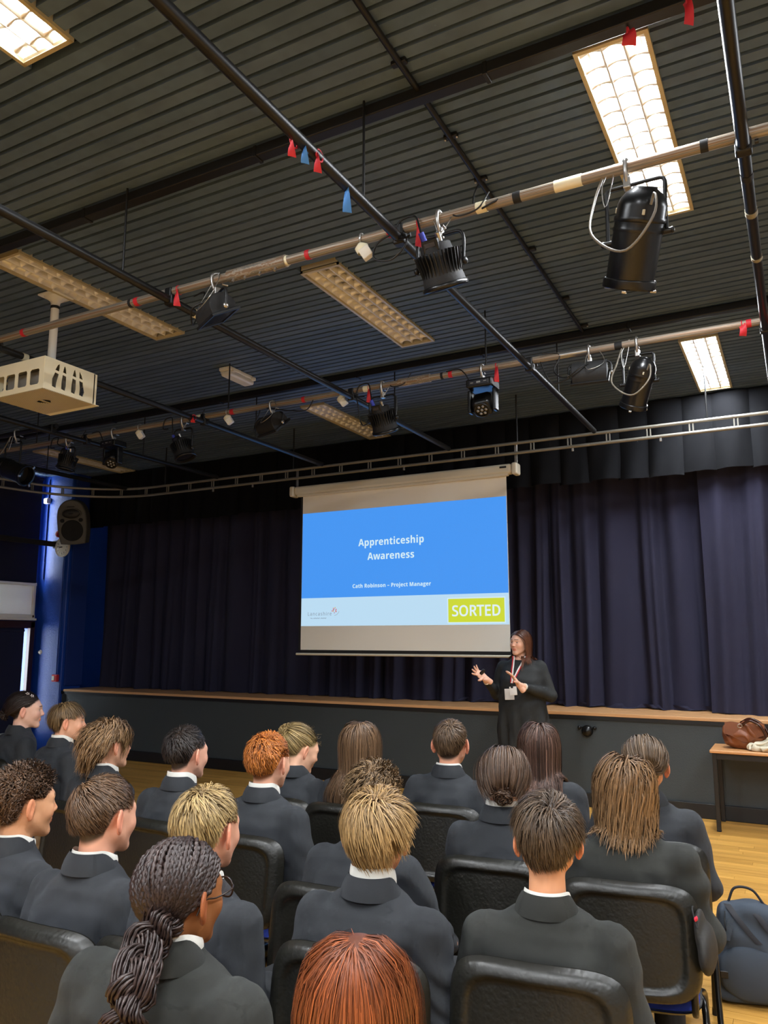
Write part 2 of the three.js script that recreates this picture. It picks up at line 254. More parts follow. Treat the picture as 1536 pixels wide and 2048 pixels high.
  const det2 = thing('junction_box', 'white junction box high on the blue pier beside the blind', 'box'); part('box_body', rbox(0.09, 0.09, 0.06, 0.015, -9.84, 3.62, -7.72), M.whitePlastic, det2); part('box_lid', rbox(0.075, 0.075, 0.012, 0.004, -9.84, 3.62, -7.687), M.whitePlastic, det2);
  const con = thing('cable_conduit', 'thin painted conduit running down the blue pier from the junction box', 'conduit'); part('conduit', [cyl(V(-9.84, 3.575, -7.735), V(-9.84, 2.45, -7.735), 0.012, 0.012, 8), cyl(V(-9.84, 3.66, -7.735), V(-9.84, 3.95, -7.735), 0.012, 0.012, 8)], M.bluePaint, con); part('saddle', [2.7, 3.2, 3.8].map((y) => rbox(0.045, 0.012, 0.012, 0.003, -9.84, y, -7.742)), M.bluePaint, con);
  const con2 = thing('cable_conduit', 'thin painted conduit down the pier from the clock to the call point', 'conduit'); part('conduit', cyl(V(-9.42, 2.77, -7.737), V(-9.42, 1.08, -7.737), 0.011, 0.011, 8), M.bluePaint, con2); part('saddle', [1.4, 2.0, 2.5].map((y) => rbox(0.04, 0.012, 0.012, 0.003, -9.42, y, -7.742)), M.bluePaint, con2);
}

// ---------------------------------------------------------------- ceiling lights
const louvreShared = {};
function troffer(x, z, lit, label) {
  const t = thing('ceiling_light', label, 'ceiling light', 'fluorescent ceiling lights'); t.position.set(x, CEIL, z);
  const w = TW, l = TL;
  if (!louvreShared.frame) {
    louvreShared.frame = mg([box(0.018, 0.022, l, -w / 2 + 0.009, -0.006, 0), box(0.018, 0.022, l, w / 2 - 0.009, -0.006, 0), box(w, 0.022, 0.02, 0, -0.006, l / 2 - 0.01), box(w, 0.022, 0.02, 0, -0.006, -l / 2 + 0.01)]);
    louvreShared.body = mg([box(0.006, 0.1, l, -w / 2 + 0.003, 0.05, 0), box(0.006, 0.1, l, w / 2 - 0.003, 0.05, 0), box(w, 0.1, 0.006, 0, 0.05, l / 2 - 0.003), box(w, 0.1, 0.006, 0, 0.05, -l / 2 + 0.003), box(w, 0.006, l, 0, 0.1, 0)]);
    const cw = (w - 0.036) / 3;
    louvreShared.spine = gridSheet(1, 6, (u, v) => { const a = v * Math.PI; return V(0.01 * Math.cos(a), 0.04 - 0.042 * Math.sin(a), lerp(-l / 2 + 0.02, l / 2 - 0.02, u)); });
    // curved cross blades, thicker at the top like a parabolic louvre
    louvreShared.blade = gridSheet(6, 6, (u, v) => { const a = v * Math.PI; return V(lerp(-cw / 2, cw / 2, u), 0.042 - 0.042 * Math.sin(a) + 0.012 * Math.cos((u - 0.5) * Math.PI), (0.011 + 0.012 * Math.abs(u - 0.5) * 2) * Math.cos(a)); });
    louvreShared.side = gridSheet(1, 6, (u, v) => V(0.03 * (1 - Math.cos(v * Math.PI / 2)), 0.045 * Math.sin(v * Math.PI / 2), lerp(-l / 2 + 0.02, l / 2 - 0.02, u)));
    louvreShared.cw = cw;
  }
  part('frame', louvreShared.frame, M.frame, t); const hs = part('housing', louvreShared.body, M.troffer, t);
  for (const s of [-1, 1]) part('louvre_spine', louvreShared.spine, M.louvre, t).position.x = s * louvreShared.cw / 2;
  const n = 14;
  for (let c = -1; c < 2; c++) for (let i = 0; i < n; i++) { const b = part('louvre_blade', louvreShared.blade, M.louvre, t); b.position.set(c * louvreShared.cw, 0, lerp(-l / 2 + 0.06, l / 2 - 0.06, i / (n - 1))); }
  for (const s of [-1, 1]) {
    const sd = part('louvre_side', louvreShared.side, M.louvre, t); sd.position.set(s * (w / 2 - 0.018), 0, 0); sd.scale.x = -s;
  }
  for (const s of [-1, 1]) {
    const g = new THREE.CylinderGeometry(0.013, 0.013, l - 0.1, 10); g.rotateX(Math.PI / 2); g.translate(s * 0.06, 0.078, 0);
    part('fluorescent_tube', g, lit ? mat(0xffffff, 0.4, 0, { emissive: 0xf6faff, emissiveIntensity: 260 }) : mat(0xd8d8d4, 0.4), hs);
  }
  if (lit) {
    const la = new THREE.RectAreaLight(0xf3f8ff, TUBE_LIGHT, w - 0.05, l - 0.06); la.name = 'tube_glow'; la.position.set(0, -0.014, 0); la.rotation.x = -Math.PI / 2; t.add(la);
  }
  return t;
}
for (const a of TROFFERS) troffer(...a);
{
  const e = thing('emergency_light', 'white oblong emergency light fixed to the ceiling slats', 'emergency light'); e.position.set(-4.39, CEIL, -5.38); e.rotation.y = 0.0;
  part('base', rbox(0.13, 0.035, 0.38, 0.01, 0, -0.018, 0), M.whitePlastic, e); part('diffuser', rbox(0.115, 0.05, 0.35, 0.02, 0, -0.055, 0, 0, 0, 0, 3), mat(0xe4e2da, 0.35), e);
  for (const s of [-1, 1]) for (const q of [-1, 1]) part('clip', rbox(0.02, 0.03, 0.03, 0.004, s * 0.065, -0.03, q * 0.14), M.whitePlastic, e);
}

// ---------------------------------------------------------------- lighting grid
const YA = 3.5, YT = 3.55, PR = 0.0242, ZT1 = -3.11, ZT2 = -5.155;
function coupler(x, y, z, parent) { part('coupler', [rbox(0.062, 0.062, 0.05, 0.01, x, y, z), rbox(0.05, 0.06, 0.062, 0.01, x, y + 0.04, z), cyl(V(x + 0.04, y + 0.01, z), V(x + 0.055, y + 0.01, z), 0.01, 0.01, 6)], M.blackMetal, parent); }
[['A', -1.57], ['B', -3.04], ['D', -0.06], ['E', -4.57], ['F', -6.06], ['G', -7.57]].forEach(([k, x]) => {
  const lab = { A: 'long black scaffold pipe running over the middle of the audience, blue tape tied on it', B: 'black scaffold pipe running towards the screen, left of the middle unlit ceiling light', D: 'thick black scaffold pipe at the right edge of the photo', E: 'black scaffold pipe running over the cream projector cage', F: 'black scaffold pipe at the far left beyond the projector', G: 'black scaffold pipe nearest the window wall' }[k];
  const t = thing('scaffold_pipe', lab, 'pipe', 'black pipes running towards the stage'); const zf = k === 'D' ? -7.0 : -7.1;
  part('pipe', cyl(V(x, YA, 1.5), V(x, YA, zf), PR, PR, 16), M.blackPipe, t);
  for (const z of [ZT1, ZT2]) coupler(x, YA, z, t);
  for (const z of [-0.5, -2.75, -5.9]) part('hanger', cyl(V(x, YA, z), V(x, CEIL - 0.002, z), 0.006, 0.006, 6), M.blackMetal, t);
  if (k !== 'G') part('tape_band', cyl(V(x, YA, -3.3), V(x, YA, -3.34), PR + 0.002, PR + 0.002, 14), k === 'D' ? M.blackMatte : M.cream, t);
  if (k === 'D') { part('tape_band', cyl(V(x, YA, -3.62), V(x, YA, -3.66), PR + 0.003, PR + 0.003, 14), mat(0x8c8672, 0.6), t); part('tape_band', cyl(V(x, YA, -4.1), V(x, YA, -4.13), PR + 0.003, PR + 0.003, 14), mat(0x8c8672, 0.6), t); }
});
function tubeBits(x, y, z, axisX, len, m, parent, name = 'tape_band') { part(name, axisX ? cyl(V(x - len / 2, y, z), V(x + len / 2, y, z), PR + 0.0018, PR + 0.0018, 14) : cyl(V(x, y, z - len / 2), V(x, y, z + len / 2), PR + 0.0018, PR + 0.0018, 14), m, parent); }
const T1 = thing('lighting_bar', 'worn metal lighting bar with tape, the nearer of the two crossing the hall', 'pipe', 'worn lighting bars');
part('pipe', cyl(V(XL + 0.3, YT, ZT1), V(2.5, YT, ZT1), PR, PR, 16), M.wornPipe, T1);
for (const [x, l, m] of [[-0.2, 0.03, M.blackMatte], [-0.98, 0.035, M.blackMatte], [-1.15, 0.05, M.cream], [-1.62, 0.03, M.red], [-2.1, 0.025, M.red], [-2.25, 0.05, M.cream], [-3.3, 0.03, M.red], [-3.35, 0.02, M.blackMatte], [-4.3, 0.03, M.red], [-0.75, 0.12, M.cream], [-4.9, 0.03, M.red]]) tubeBits(x, YT, ZT1, true, l, m, T1);
part('sleeve', cyl(V(-2.62, YT, ZT1), V(-2.24, YT, ZT1), PR + 0.009, PR + 0.009, 16), M.wornPipe, T1);
part('bolt', [-2.58, -2.5, -2.4, -2.3].map((x) => cyl(V(x, YT - 0.03, ZT1 + 0.01), V(x, YT - 0.05, ZT1 + 0.02), 0.007, 0.007, 6)), M.steel, T1);
const T2 = thing('lighting_bar', 'worn metal lighting bar nearer the stage, carrying the farther lanterns', 'pipe', 'worn lighting bars');
part('pipe', cyl(V(XL + 0.3, YT, ZT2), V(2.5, YT, ZT2), PR, PR, 16), M.wornPipe, T2);
for (const [x, l, m] of [[-0.15, 0.03, M.red], [-0.95, 0.05, M.blackMatte], [-1.25, 0.2, M.steel], [-1.6, 0.03, M.blackMatte], [-2.18, 0.03, M.red], [-2.25, 0.02, M.blackMatte], [-2.9, 0.06, M.cream], [-3.5, 0.03, M.red], [-4.25, 0.04, M.red], [-4.6, 0.1, M.cream]]) tubeBits(x, YT, ZT2, true, l, m, T2);
part('sleeve', cyl(V(-2.62, YT, ZT2), V(-2.35, YT, ZT2), PR + 0.008, PR + 0.008, 16), M.wornPipe, T2);
for (const x of [-1.9, -4.3, -6.8]) part('hanger', cyl(V(x, YT, ZT2), V(x, CEIL - 0.002, ZT2), 0.006, 0.006, 6), M.blackMetal, T2);
// ceiling beams / trunking and the slim conduit
for (const [z, lab] of [[-2.8, 'black cable trunking fixed across the ceiling above the nearer lighting bar'], [-5.88, 'black cable trunking fixed across the ceiling above the farther lighting bar']]) {
  const b = thing('cable_trunking', lab, 'trunking'); part('trunking', rbox(XR - XL - 0.2, 0.055, 0.06, 0.006, (XR + XL) / 2, CEIL - 0.034, z), M.blackMetal, b);
  part('strap', [-8, -6.5, -5, -3.4, -2.2, -1.0, 0.4, 2].map((x) => rbox(0.02, 0.062, 0.068, 0.004, x, CEIL - 0.037, z)), M.blackMetal, b);
}
{
  const c = thing('ceiling_conduit', 'slim black conduit with clamps running along the ceiling right of the middle', 'conduit');
  part('conduit', cyl(V(-1.29, CEIL - 0.02, -0.6), V(-1.345, CEIL - 0.02, -5.84), 0.014, 0.014, 10), M.blackMetal, c);
  part('clamp', [-1.6, -2.6, -3.15, -3.55, -4.4, -5.2, -5.75].map((z) => rbox(0.07, 0.022, 0.03, 0.005, -1.315, CEIL - 0.014, z)), M.blackMetal, c); part('screw', [-3.15, -3.55, -5.75].flatMap((z) => [-1, 1].map((s) => ball(0.007, -1.315 + s * 0.03, CEIL - 0.027, z, 1, 0.6, 1, 8))), M.steel, c);
}
// tape tags hanging from pipes
function rag(x, y, z, m, label, len = 0.07, w = 0.022) { const t = thing('tape_tag', label, 'tape', 'scraps of tape on the pipes'); part('strip', gridSheet(3, 8, (u, v) => V(x + (u - 0.5) * w + 0.008 * Math.sin(v * 3), y - v * len, z + 0.03 * Math.sin(v * 2.2 + u))), m, t); part('knot', tube([0, 1, 2, 3, 4, 5].map((i) => V(x, y + 0.024 * Math.cos(i * 1.047) + 0.0, z + 0.024 * Math.sin(i * 1.047))), 0.004, 20, 5, true), m, t); return t; }
rag(-1.57, YA, -2.3, M.blueTape, 'blue tape loop on the long black pipe at its first crossing', 0.08);
rag(-1.57, YA, -2.62, M.blueTape, 'blue tape strip dangling from the long black pipe below its first crossing', 0.12, 0.03);
rag(-1.59, YA - 0.01, -2.24, M.red, 'upper red tape scrap on the long black pipe beside the blue loop', 0.07);
rag(-1.55, YA - 0.01, -2.36, M.red, 'lower red tape scrap on the long black pipe beside the blue loop', 0.08);
rag(-1.47, YT, ZT1, M.red, 'red tape strip beside the finned lantern on the nearer lighting bar', 0.12, 0.02);
rag(-2.98, YT, ZT1, M.red, 'red tape strip left of the black floodlight on the nearer lighting bar', 0.1, 0.03);
rag(-1.82, YT, ZT2, M.red, 'red tape strip right of the middle moving-head lantern', 0.12, 0.03);
rag(-2.88, YT, ZT2, M.red, 'red tape strip left of the middle finned lantern on the farther bar', 0.12, 0.03);
rag(-0.19, YT, ZT2, M.red, 'red tape scrap on the farther bar next to the glowing light', 0.08, 0.04);
rag(-0.03, YA, -5.0, M.red, 'long red tape strip hanging at the right edge of the photo', 0.28, 0.03);
rag(-4.55, YA, -5.0, M.red, 'red tape on the black pipe beyond the projector', 0.05, 0.03);
rag(-0.42, CEIL - 0.09, -2.8, M.red, 'red tape on the trunking at the edge of the large glowing light', 0.06, 0.05);
rag(-0.2, CEIL - 0.09, -2.75, M.red, 'red tape strip hanging on the trunking right of the large glowing light', 0.1, 0.03);

// ---------------------------------------------------------------- stage lanterns
function aimed(parent, name, dir, at) { const g = new THREE.Group(); g.name = name; g.position.copy(at); g.quaternion.setFromUnitVectors(V(0, -1, 0), dir.clone().normalize()); parent.add(g); return g; }
const bake = (g, grp) => { grp.updateMatrix(); return g.applyMatrix4(grp.matrix); };
function hook(parent, z, x = 0) { part('hook_clamp', [tube([V(x, -0.09, z), V(x, -0.03, z + 0.03), V(x, 0.02, z + 0.03), V(x, 0.034, z), V(x, 0.015, z - 0.032)], 0.009, 18, 6), rbox(0.03, 0.05, 0.035, 0.005, x, -0.075, z)], M.steel, parent); part('clamp_bolt', cyl(V(x, -0.02, z - 0.06), V(x, -0.02, z - 0.025), 0.006, 0.006, 8), M.steel, parent); }
function frameFor(dir, at, roll = 0) { const q = new THREE.Quaternion().setFromUnitVectors(V(0, -1, 0), dir.clone().normalize()); if (roll) q.multiply(new THREE.Quaternion().setFromAxisAngle(V(0, 1, 0), roll)); return new THREE.Matrix4().compose(at, q, V(1, 1, 1)); }
function parCan(x, y, z, dir, s, drop, label, off = V(0, 0, 0)) {
  const t = thing('stage_lantern', label, 'stage light', 'stage lanterns on the bars'); t.position.set(x, y, z);
  hook(t, 0);
  const at = V(0, -drop, 0).add(off), F = frameFor(dir, at), f = (g) => { g.scale(s, s, s); return g.applyMatrix4(F); };
  part('barrel', f(lathe([[0.098, -0.19], [0.1, -0.185], [0.1, 0.02], [0.103, 0.022], [0.103, 0.036], [0.1, 0.038], [0.1, 0.06]], 36)), M.blackGloss, t);
  part('rear_dome', f(lathe([[0.1, 0.06], [0.105, 0.064], [0.105, 0.078], [0.1, 0.082], [0.099, 0.125], [0.09, 0.15], [0.072, 0.175], [0.05, 0.19], [0.048, 0.198], [0.043, 0.198], [0.042, 0.185], [0, 0.18]], 36)), M.blackGloss, t);
  part('front_ring', f(lathe([[0.092, -0.2], [0.108, -0.205], [0.11, -0.2], [0.11, -0.17], [0.106, -0.165], [0.1, -0.165]], 36)), M.blackGloss, t);
  part('lens', f(lathe([[0, -0.12], [0.095, -0.125]], 30)), mat(0x30302c, 0.15, 0.4), t);
  for (let i = 0; i < 3; i++) { const a = i * 2.09 + 0.6, g = rbox(0.03, 0.012, 0.02, 0.003, 0.108, -0.212, 0); g.rotateY(a); part('gel_clip', f(g), M.steel, t); }
  for (let i = 0; i < 4; i++) { const g = rbox(0.006, 0.022, 0.012, 0.003, 0.1, 0.1, 0); g.rotateY(i * 1.57 + 0.3); part('vent', f(g), mat(0xb9b29a, 0.4), t); }
  // yoke from the clamp to both sides of the barrel
  const px = V(1, 0, 0), a = V(0, -0.085, 0), L = at.clone().addScaledVector(px, -0.118 * s), R = at.clone().addScaledVector(px, 0.118 * s);
  part('yoke', [tube([R, V(R.x, lerp(R.y, a.y, 0.6), lerp(R.z, 0, 0.6)), V(R.x * 0.98, a.y - 0.005, 0.0), V(R.x * 0.8, a.y, 0), V(0, a.y, 0), V(L.x * 0.8, a.y, 0), V(L.x * 0.98, a.y - 0.005, 0), V(L.x, lerp(L.y, a.y, 0.6), lerp(L.z, 0, 0.6)), L], 0.0085, 44, 6)], M.blackMetal, t);
  for (const [P, k] of [[R, 1], [L, -1]]) part('pivot_knob', [cyl(P.clone().add(V(-k * 0.02, 0, 0)), P.clone().add(V(k * 0.018, 0, 0)), 0.012, 0.012, 10), ball(0.014, P.x + k * 0.022, P.y, P.z, 0.7, 1, 1, 8)], M.blackMetal, t);
  const r0 = V(0.05, 0.13, 0.085).multiplyScalar(s).applyMatrix4(F);
  part('cable', tube([r0, r0.clone().add(V(0.02, 0.03, 0.03)), r0.clone().add(V(0.02, -0.08, 0.07)), at.clone().add(V(-0.02, -0.13, 0.17)), at.clone().add(V(-0.15, -0.02, 0.13)), V(-0.13, -0.13, 0.03), V(-0.1, -0.02, 0.0)], 0.0055, 40, 6), mat(0x6e675a, 0.45), t);
  part('safety_wire', tube([V(-0.05, 0.03, 0), V(-0.1, -0.06, 0.01), V(-0.09, -0.17, 0.02), V(-0.06, -0.06, 0.01), V(-0.045, 0.03, 0)], 0.0025, 24, 5), M.steel, t);
  return t;
}
function finPar(x, y, z, dir, s, drop, label) {
  const t = thing('stage_lantern', label, 'stage light', 'stage lanterns on the bars'); t.position.set(x, y, z); hook(t, 0);
  const at = V(0, -drop, 0), F = frameFor(dir, at), f = (g) => { g.scale(s, s, s); return g.applyMatrix4(F); };
  part('housing', f(lathe([[0, 0.09], [0.055, 0.09], [0.062, 0.085], [0.068, 0.05], [0.075, 0], [0.085, -0.05], [0.088, -0.075], [0.085, -0.082], [0.075, -0.08]], 32)), M.blackMatte, t);
  part('front_glass', f(lathe([[0, -0.072], [0.076, -0.075]], 28)), mat(0x26262a, 0.12, 0.3), t);
  const fins = []; for (let i = 0; i < 32; i++) { const g = box(0.02, 0.12, 0.0035, 0.078, -0.005, 0, 0, 0, -0.16); g.rotateY(i * Math.PI / 16); fins.push(g); }
  part('cooling_fins', f(mg(fins)), M.blackMetal, t);
  part('front_rim', f(lathe([[0.085, -0.07], [0.094, -0.072], [0.096, -0.085], [0.09, -0.092], [0.08, -0.088]], 32)), M.blackGloss, t);
  part('control_panel', f(rbox(0.07, 0.05, 0.03, 0.005, 0, 0.082, 0.045)), M.blackGloss, t); part('display', f(rbox(0.045, 0.018, 0.004, 0.001, 0, 0.085, 0.062)), mat(0x303038, 0.2), t);
  part('power_plug', f(cyl(V(-0.03, 0.09, 0.02), V(-0.035, 0.145, 0.03), 0.012, 0.012, 12)), mat(0x3544b5, 0.5), t, 'blue power connector'); part('data_plug', f(cyl(V(0.03, 0.09, 0.02), V(0.033, 0.125, 0.03), 0.011, 0.011, 12)), M.steel, t);
  const R = at.clone().add(V(0.1 * s, 0, 0)), L = at.clone().add(V(-0.1 * s, 0, 0));
  part('yoke', [tube([R, V(R.x, lerp(R.y, -0.09, 0.85), 0), V(R.x * 0.85, -0.088, 0), V(0, -0.086, 0), V(L.x * 0.85, -0.088, 0), V(L.x, lerp(L.y, -0.09, 0.85), 0), L], 0.008, 40, 6)], M.blackMetal, t);
  for (const P of [R, L]) part('pivot_knob', ball(0.018, P.x * 1.06, P.y, P.z, 0.8, 1, 1, 10), M.blackMetal, t);
  part('cable', [tube([V(-0.035, 0.13, 0.03).multiplyScalar(s).applyMatrix4(F), V(-0.08, -0.05, 0.06), V(-0.12, 0.03, 0.03), V(-0.2, 0.02, 0.03), V(-0.22, -0.06, 0.03), V(-0.14, -0.08, 0.05)], 0.005, 34, 6), tube([V(0.05, 0.02, 0), V(0.1, -0.03, 0.03), V(0.2, -0.02, 0.03), V(0.25, 0.06, 0.01)], 0.004, 20, 5)], M.cable, t);
  part('safety_wire', tube([V(0.05, 0.03, 0), V(0.06, -0.03, 0.02), V(0.01, -0.09, 0.03), V(-0.02, -0.02, 0.03)], 0.0025, 20, 5), M.steel, t);
  return t;
}
function flood(x, y, z, tilt, turn, s, drop, label) {
  const t = thing('stage_lantern', label, 'stage light', 'stage lanterns on the bars'); t.position.set(x, y, z); t.rotation.y = turn; hook(t, 0);
  const F = new THREE.Matrix4().makeTranslation(0, -drop, 0).multiply(new THREE.Matrix4().makeRotationX(tilt)).multiply(new THREE.Matrix4().makeScale(s, s, s)), f = (g) => g.applyMatrix4(F);
  const sh = new THREE.Shape(); sh.moveTo(-0.09, -0.02); sh.lineTo(0.09, -0.02); sh.lineTo(0.09, 0.01); sh.absarc(0, 0.01, 0.09, 0, Math.PI, false); sh.lineTo(-0.09, -0.02);
  const b = new THREE.ExtrudeGeometry(sh, { depth: 0.26, bevelEnabled: true, bevelSize: 0.006, bevelThickness: 0.006, bevelSegments: 2, curveSegments: 14 }); b.rotateY(Math.PI / 2); b.translate(-0.13, 0, 0); part('housing', f(b), M.blackMatte, t);
  part('front_frame', f(mg([rbox(0.3, 0.02, 0.02, 0.004, 0, -0.03, 0.1), rbox(0.3, 0.02, 0.02, 0.004, 0, -0.03, -0.1), rbox(0.02, 0.02, 0.2, 0.004, 0.14, -0.03, 0), rbox(0.02, 0.02, 0.2, 0.004, -0.14, -0.03, 0)])), M.blackMetal, t);
  part('front_glass', f(box(0.26, 0.004, 0.18, 0, -0.032, 0)), mat(0x2a2a28, 0.15, 0.3), t);
  for (let i = 0; i < 7; i++) { const g = new THREE.TorusGeometry(0.093, 0.0025, 5, 16, Math.PI); g.rotateY(Math.PI / 2); g.translate(-0.1 + i * 0.033, 0.01, 0); part('cooling_rib', f(g), M.blackMetal, t); }
  const w = 0.165 * s; part('yoke', tube([V(w, -drop, 0), V(w, lerp(-drop, -0.09, 0.8), 0), V(w * 0.85, -0.09, 0), V(0, -0.088, 0), V(-w * 0.85, -0.09, 0), V(-w, lerp(-drop, -0.09, 0.8), 0), V(-w, -drop, 0)], 0.008, 40, 6), M.blackMetal, t);
  for (const k of [-1, 1]) part('pivot_knob', ball(0.016, k * w * 1.03, -drop, 0, 0.7, 1, 1, 10), M.steel, t);
  part('cable', tube([V(0.02, -drop + 0.08 * s, 0.04), V(-0.04, -drop + 0.02, 0.12), V(-0.15, -drop - 0.03, 0.08), V(-0.24, -0.12, 0.02), V(-0.2, -0.0, 0.0), V(-0.32, 0.02, 0.02)], 0.0045, 34, 6), M.cable, t);
  part('safety_wire', tube([V(0.02, 0.03, 0), V(-0.02, -0.08, 0.05), V(0.0, -drop, 0.13 * s), V(0.1, -drop + 0.04, 0.1 * s), V(0.09, -0.05, 0.03), V(0.03, 0.03, 0)], 0.0025, 30, 5), M.steel, t);
  return t;
}
function movingHead(x, y, z, dir, s, label) {
  const t = thing('stage_lantern', label, 'stage light', 'stage lanterns on the bars'); t.position.set(x, y, z); hook(t, 0);
  part('base', rbox(0.2 * s, 0.065 * s, 0.17 * s, 0.012, 0, -0.125, 0), M.blackGloss, t); part('base_panel', rbox(0.15 * s, 0.035 * s, 0.006, 0.003, 0, -0.125, 0.087 * s), mat(0x24242a, 0.3), t);
  part('panel_marks', [rbox(0.03 * s, 0.012 * s, 0.002, 0.0005, 0, -0.125, 0.0915 * s), rbox(0.022 * s, 0.006 * s, 0.002, 0.0005, -0.05 * s, -0.127, 0.0915 * s), rbox(0.022 * s, 0.006 * s, 0.002, 0.0005, 0.05 * s, -0.123, 0.0915 * s)], M.steel, t);
  for (const k of [-1, 1]) part('yoke_arm', rbox(0.028 * s, 0.17 * s, 0.07 * s, 0.01, k * 0.095 * s, -0.155 - 0.09 * s, 0), M.blackGloss, t);
  const at = V(0, -0.165 - 0.11 * s, 0), F = frameFor(dir, at), f = (g) => { g.scale(s, s, s); return g.applyMatrix4(F); };
  part('head', f(rbox(0.14, 0.15, 0.14, 0.035, 0, 0.01, 0, 0, 0, 0, 4)), M.blackGloss, t);
  part('lens_ring', f(lathe([[0.048, -0.066], [0.058, -0.068], [0.06, -0.076], [0.054, -0.08], [0.048, -0.078]], 28)), M.blackMetal, t); part('lens_plate', f(lathe([[0, -0.07], [0.05, -0.071]], 24)), mat(0x101014, 0.2), t);
  for (let i = 0; i < 7; i++) { const a = i * Math.PI / 3, r = i < 6 ? 0.031 : 0; const g = new THREE.SphereGeometry(0.011, 10, 6); g.scale(1, 0.5, 1); g.translate(r * Math.cos(a), -0.073, r * Math.sin(a)); part('led_lens', f(g), mat(0x8f8f94, 0.15, 0.5), t); }
  part('cable', tube([V(-0.08, -0.1, 0.05), V(-0.12, -0.03, 0.05), V(-0.18, 0.02, 0.03), V(-0.28, 0.02, 0.02)], 0.0045, 20, 5), M.cable, t);
  return t;
}
parCan(-0.505, YT, ZT1, V(-0.34, -1, -0.5), 0.98, 0.335, 'large black barrel lantern in front of the large glowing ceiling light', V(0.03, 0, 0.02));
finPar(-1.36, YT, ZT1, V(0.08, -1, -0.5), 1.15, 0.24, 'black finned lantern with a blue plug on the nearer lighting bar');
flood(-2.7, YT, ZT1, 0.5, -0.5, 0.8, 0.2, 'black floodlight with a steel safety wire on the nearer lighting bar');
parCan(-0.83, YT, ZT2, V(-0.45, -1, -0.55), 0.84, 0.28, 'smaller black barrel lantern beside the lit ceiling panel near the curtain', V(0.0, 0, 0));
flood(-1.15, YT, ZT2, 0.7, 0.1, 0.85, 0.17, 'dark floodlight left of the smaller barrel lantern');
movingHead(-1.93, YT, ZT2, V(0.12, -0.75, 0.7), 1.0, 'black moving-head lantern with seven lenses, right of the long black pipe');
finPar(-2.76, YT, ZT2, V(0.05, -1, -0.5), 1.15, 0.27, 'black finned lantern hanging above the projection screen');
flood(-3.82, YT, ZT2, 0.75, -0.35, 0.9, 0.18, 'black floodlight left of the ceiling light above the screen');
finPar(-4.81, YT, ZT2, V(0.35, -1, -0.1), 1.05, 0.27, 'dark round lantern hanging left of the floodlight on the farther bar');
movingHead(-5.69, YT, ZT2, V(0.35, -0.85, 0.6), 0.95, 'dark moving-head lantern in front of the far left ceiling light');
finPar(-6.32, YT, ZT2, V(-0.2, -1, 0.1), 1.0, 0.22, 'dark lantern second from the left end of the farther bar');
parCan(-6.55, YT, -4.75, V(0.9, -0.35, -0.2), 0.95, 0.36, 'black barrel lantern pointing sideways at the far left edge', V(-0.05, 0, 0));
{ const b = thing('cross_pipe', 'short black pipe carrying the sideways barrel lantern at the far left', 'pipe'); part('pipe', cyl(V(-7.6, YT, -4.75), V(-6.0, YT, -4.75), PR, PR, 12), M.blackPipe, b); part('coupler', rbox(0.06, 0.09, 0.06, 0.01, -6.06, YT - 0.025, -4.75), M.blackMetal, b); }
function pipeClip(x, y, z, label) { const t = thing('socket_clip', label, 'pipe clip', 'cream sockets clipped under the bars'); t.position.set(x, y, z); part('strap', tube([0, 1, 2, 3, 4, 5].map((i) => V(0, 0.031 * Math.cos(i * 1.047), 0.031 * Math.sin(i * 1.047))), 0.005, 24, 5, true), M.steel, t); part('cup', place(lathe([[0.03, 0], [0.035, 0.03], [0.012, 0.05], [0, 0.05]], 18), 0.012, -0.075, 0.01, 0.2, 0, 0.3), M.cream, t); part('socket_box', rbox(0.055, 0.055, 0.05, 0.006, 0.03, -0.085, 0.015, 0.2, 0.3, 0.5), M.whitePlastic, t); return t; }
pipeClip(-1.78, YT, ZT1, 'cream socket clipped under the nearer bar beside the middle unlit light');
pipeClip(-4.85, YT, ZT1, 'cream socket clipped under the nearer bar left of the projector pole');
pipeClip(-4.3, YT, ZT2, 'cream socket clipped under the farther bar between the floodlight and the round lantern');
pipeClip(-3.14, YT, ZT2, 'cream socket clipped under the farther bar above the screen');
pipeClip(-5.35, YT, ZT2, 'cream socket clipped under the farther bar right of the left moving-head lantern');
for (const [pts, lab] of [
  [[V(-3.02, YT - 0.02, ZT2), V(-2.98, YT - 0.1, ZT2 + 0.02), V(-2.93, YT - 0.3, ZT2 + 0.02), V(-2.86, YT - 0.28, ZT2 + 0.02), V(-2.76, YT - 0.2, ZT2 + 0.02)], 'black cable looping down in front of the unlit light above the screen'],
  [[V(-1.33, CEIL - 0.04, -3.55), V(-1.3, CEIL - 0.2, -3.4), V(-1.22, YT + 0.05, ZT1 - 0.1), V(-1.12, YT - 0.02, ZT1 + 0.03), V(-1.02, YT + 0.03, ZT1)], 'black cable dropping from the slim ceiling conduit to the nearer bar'],
  [[V(-1.55, YT, ZT1), V(-1.68, YT - 0.06, ZT1 + 0.03), V(-1.7, YT - 0.13, ZT1 + 0.03), V(-1.6, YT - 0.16, ZT1 + 0.03), V(-1.52, YT - 0.08, ZT1 + 0.03), V(-1.6, YT, ZT1 + 0.03)], 'coil of black cable on the nearer bar left of the finned lantern'],
  [[V(-3.95, YT, ZT2), V(-3.6, YT - 0.09, ZT2 + 0.03), V(-3.45, YT - 0.1, ZT2 + 0.03), V(-3.4, YT, ZT2)], 'short black cable on the farther bar right of its black floodlight'],
  [[V(-1.5, YT, ZT2), V(-1.45, YT - 0.13, ZT2 + 0.02), V(-1.4, YT - 0.2, ZT2 + 0.02), V(-1.28, YT - 0.18, ZT2 + 0.02)], 'black cable hanging beside the dark floodlight on the farther bar'],
]) { const t = thing('cable', lab, 'cable', 'loose cables on the lighting grid'); part('cable_run', tube(pts, 0.005, 40, 6), M.cable, t); }

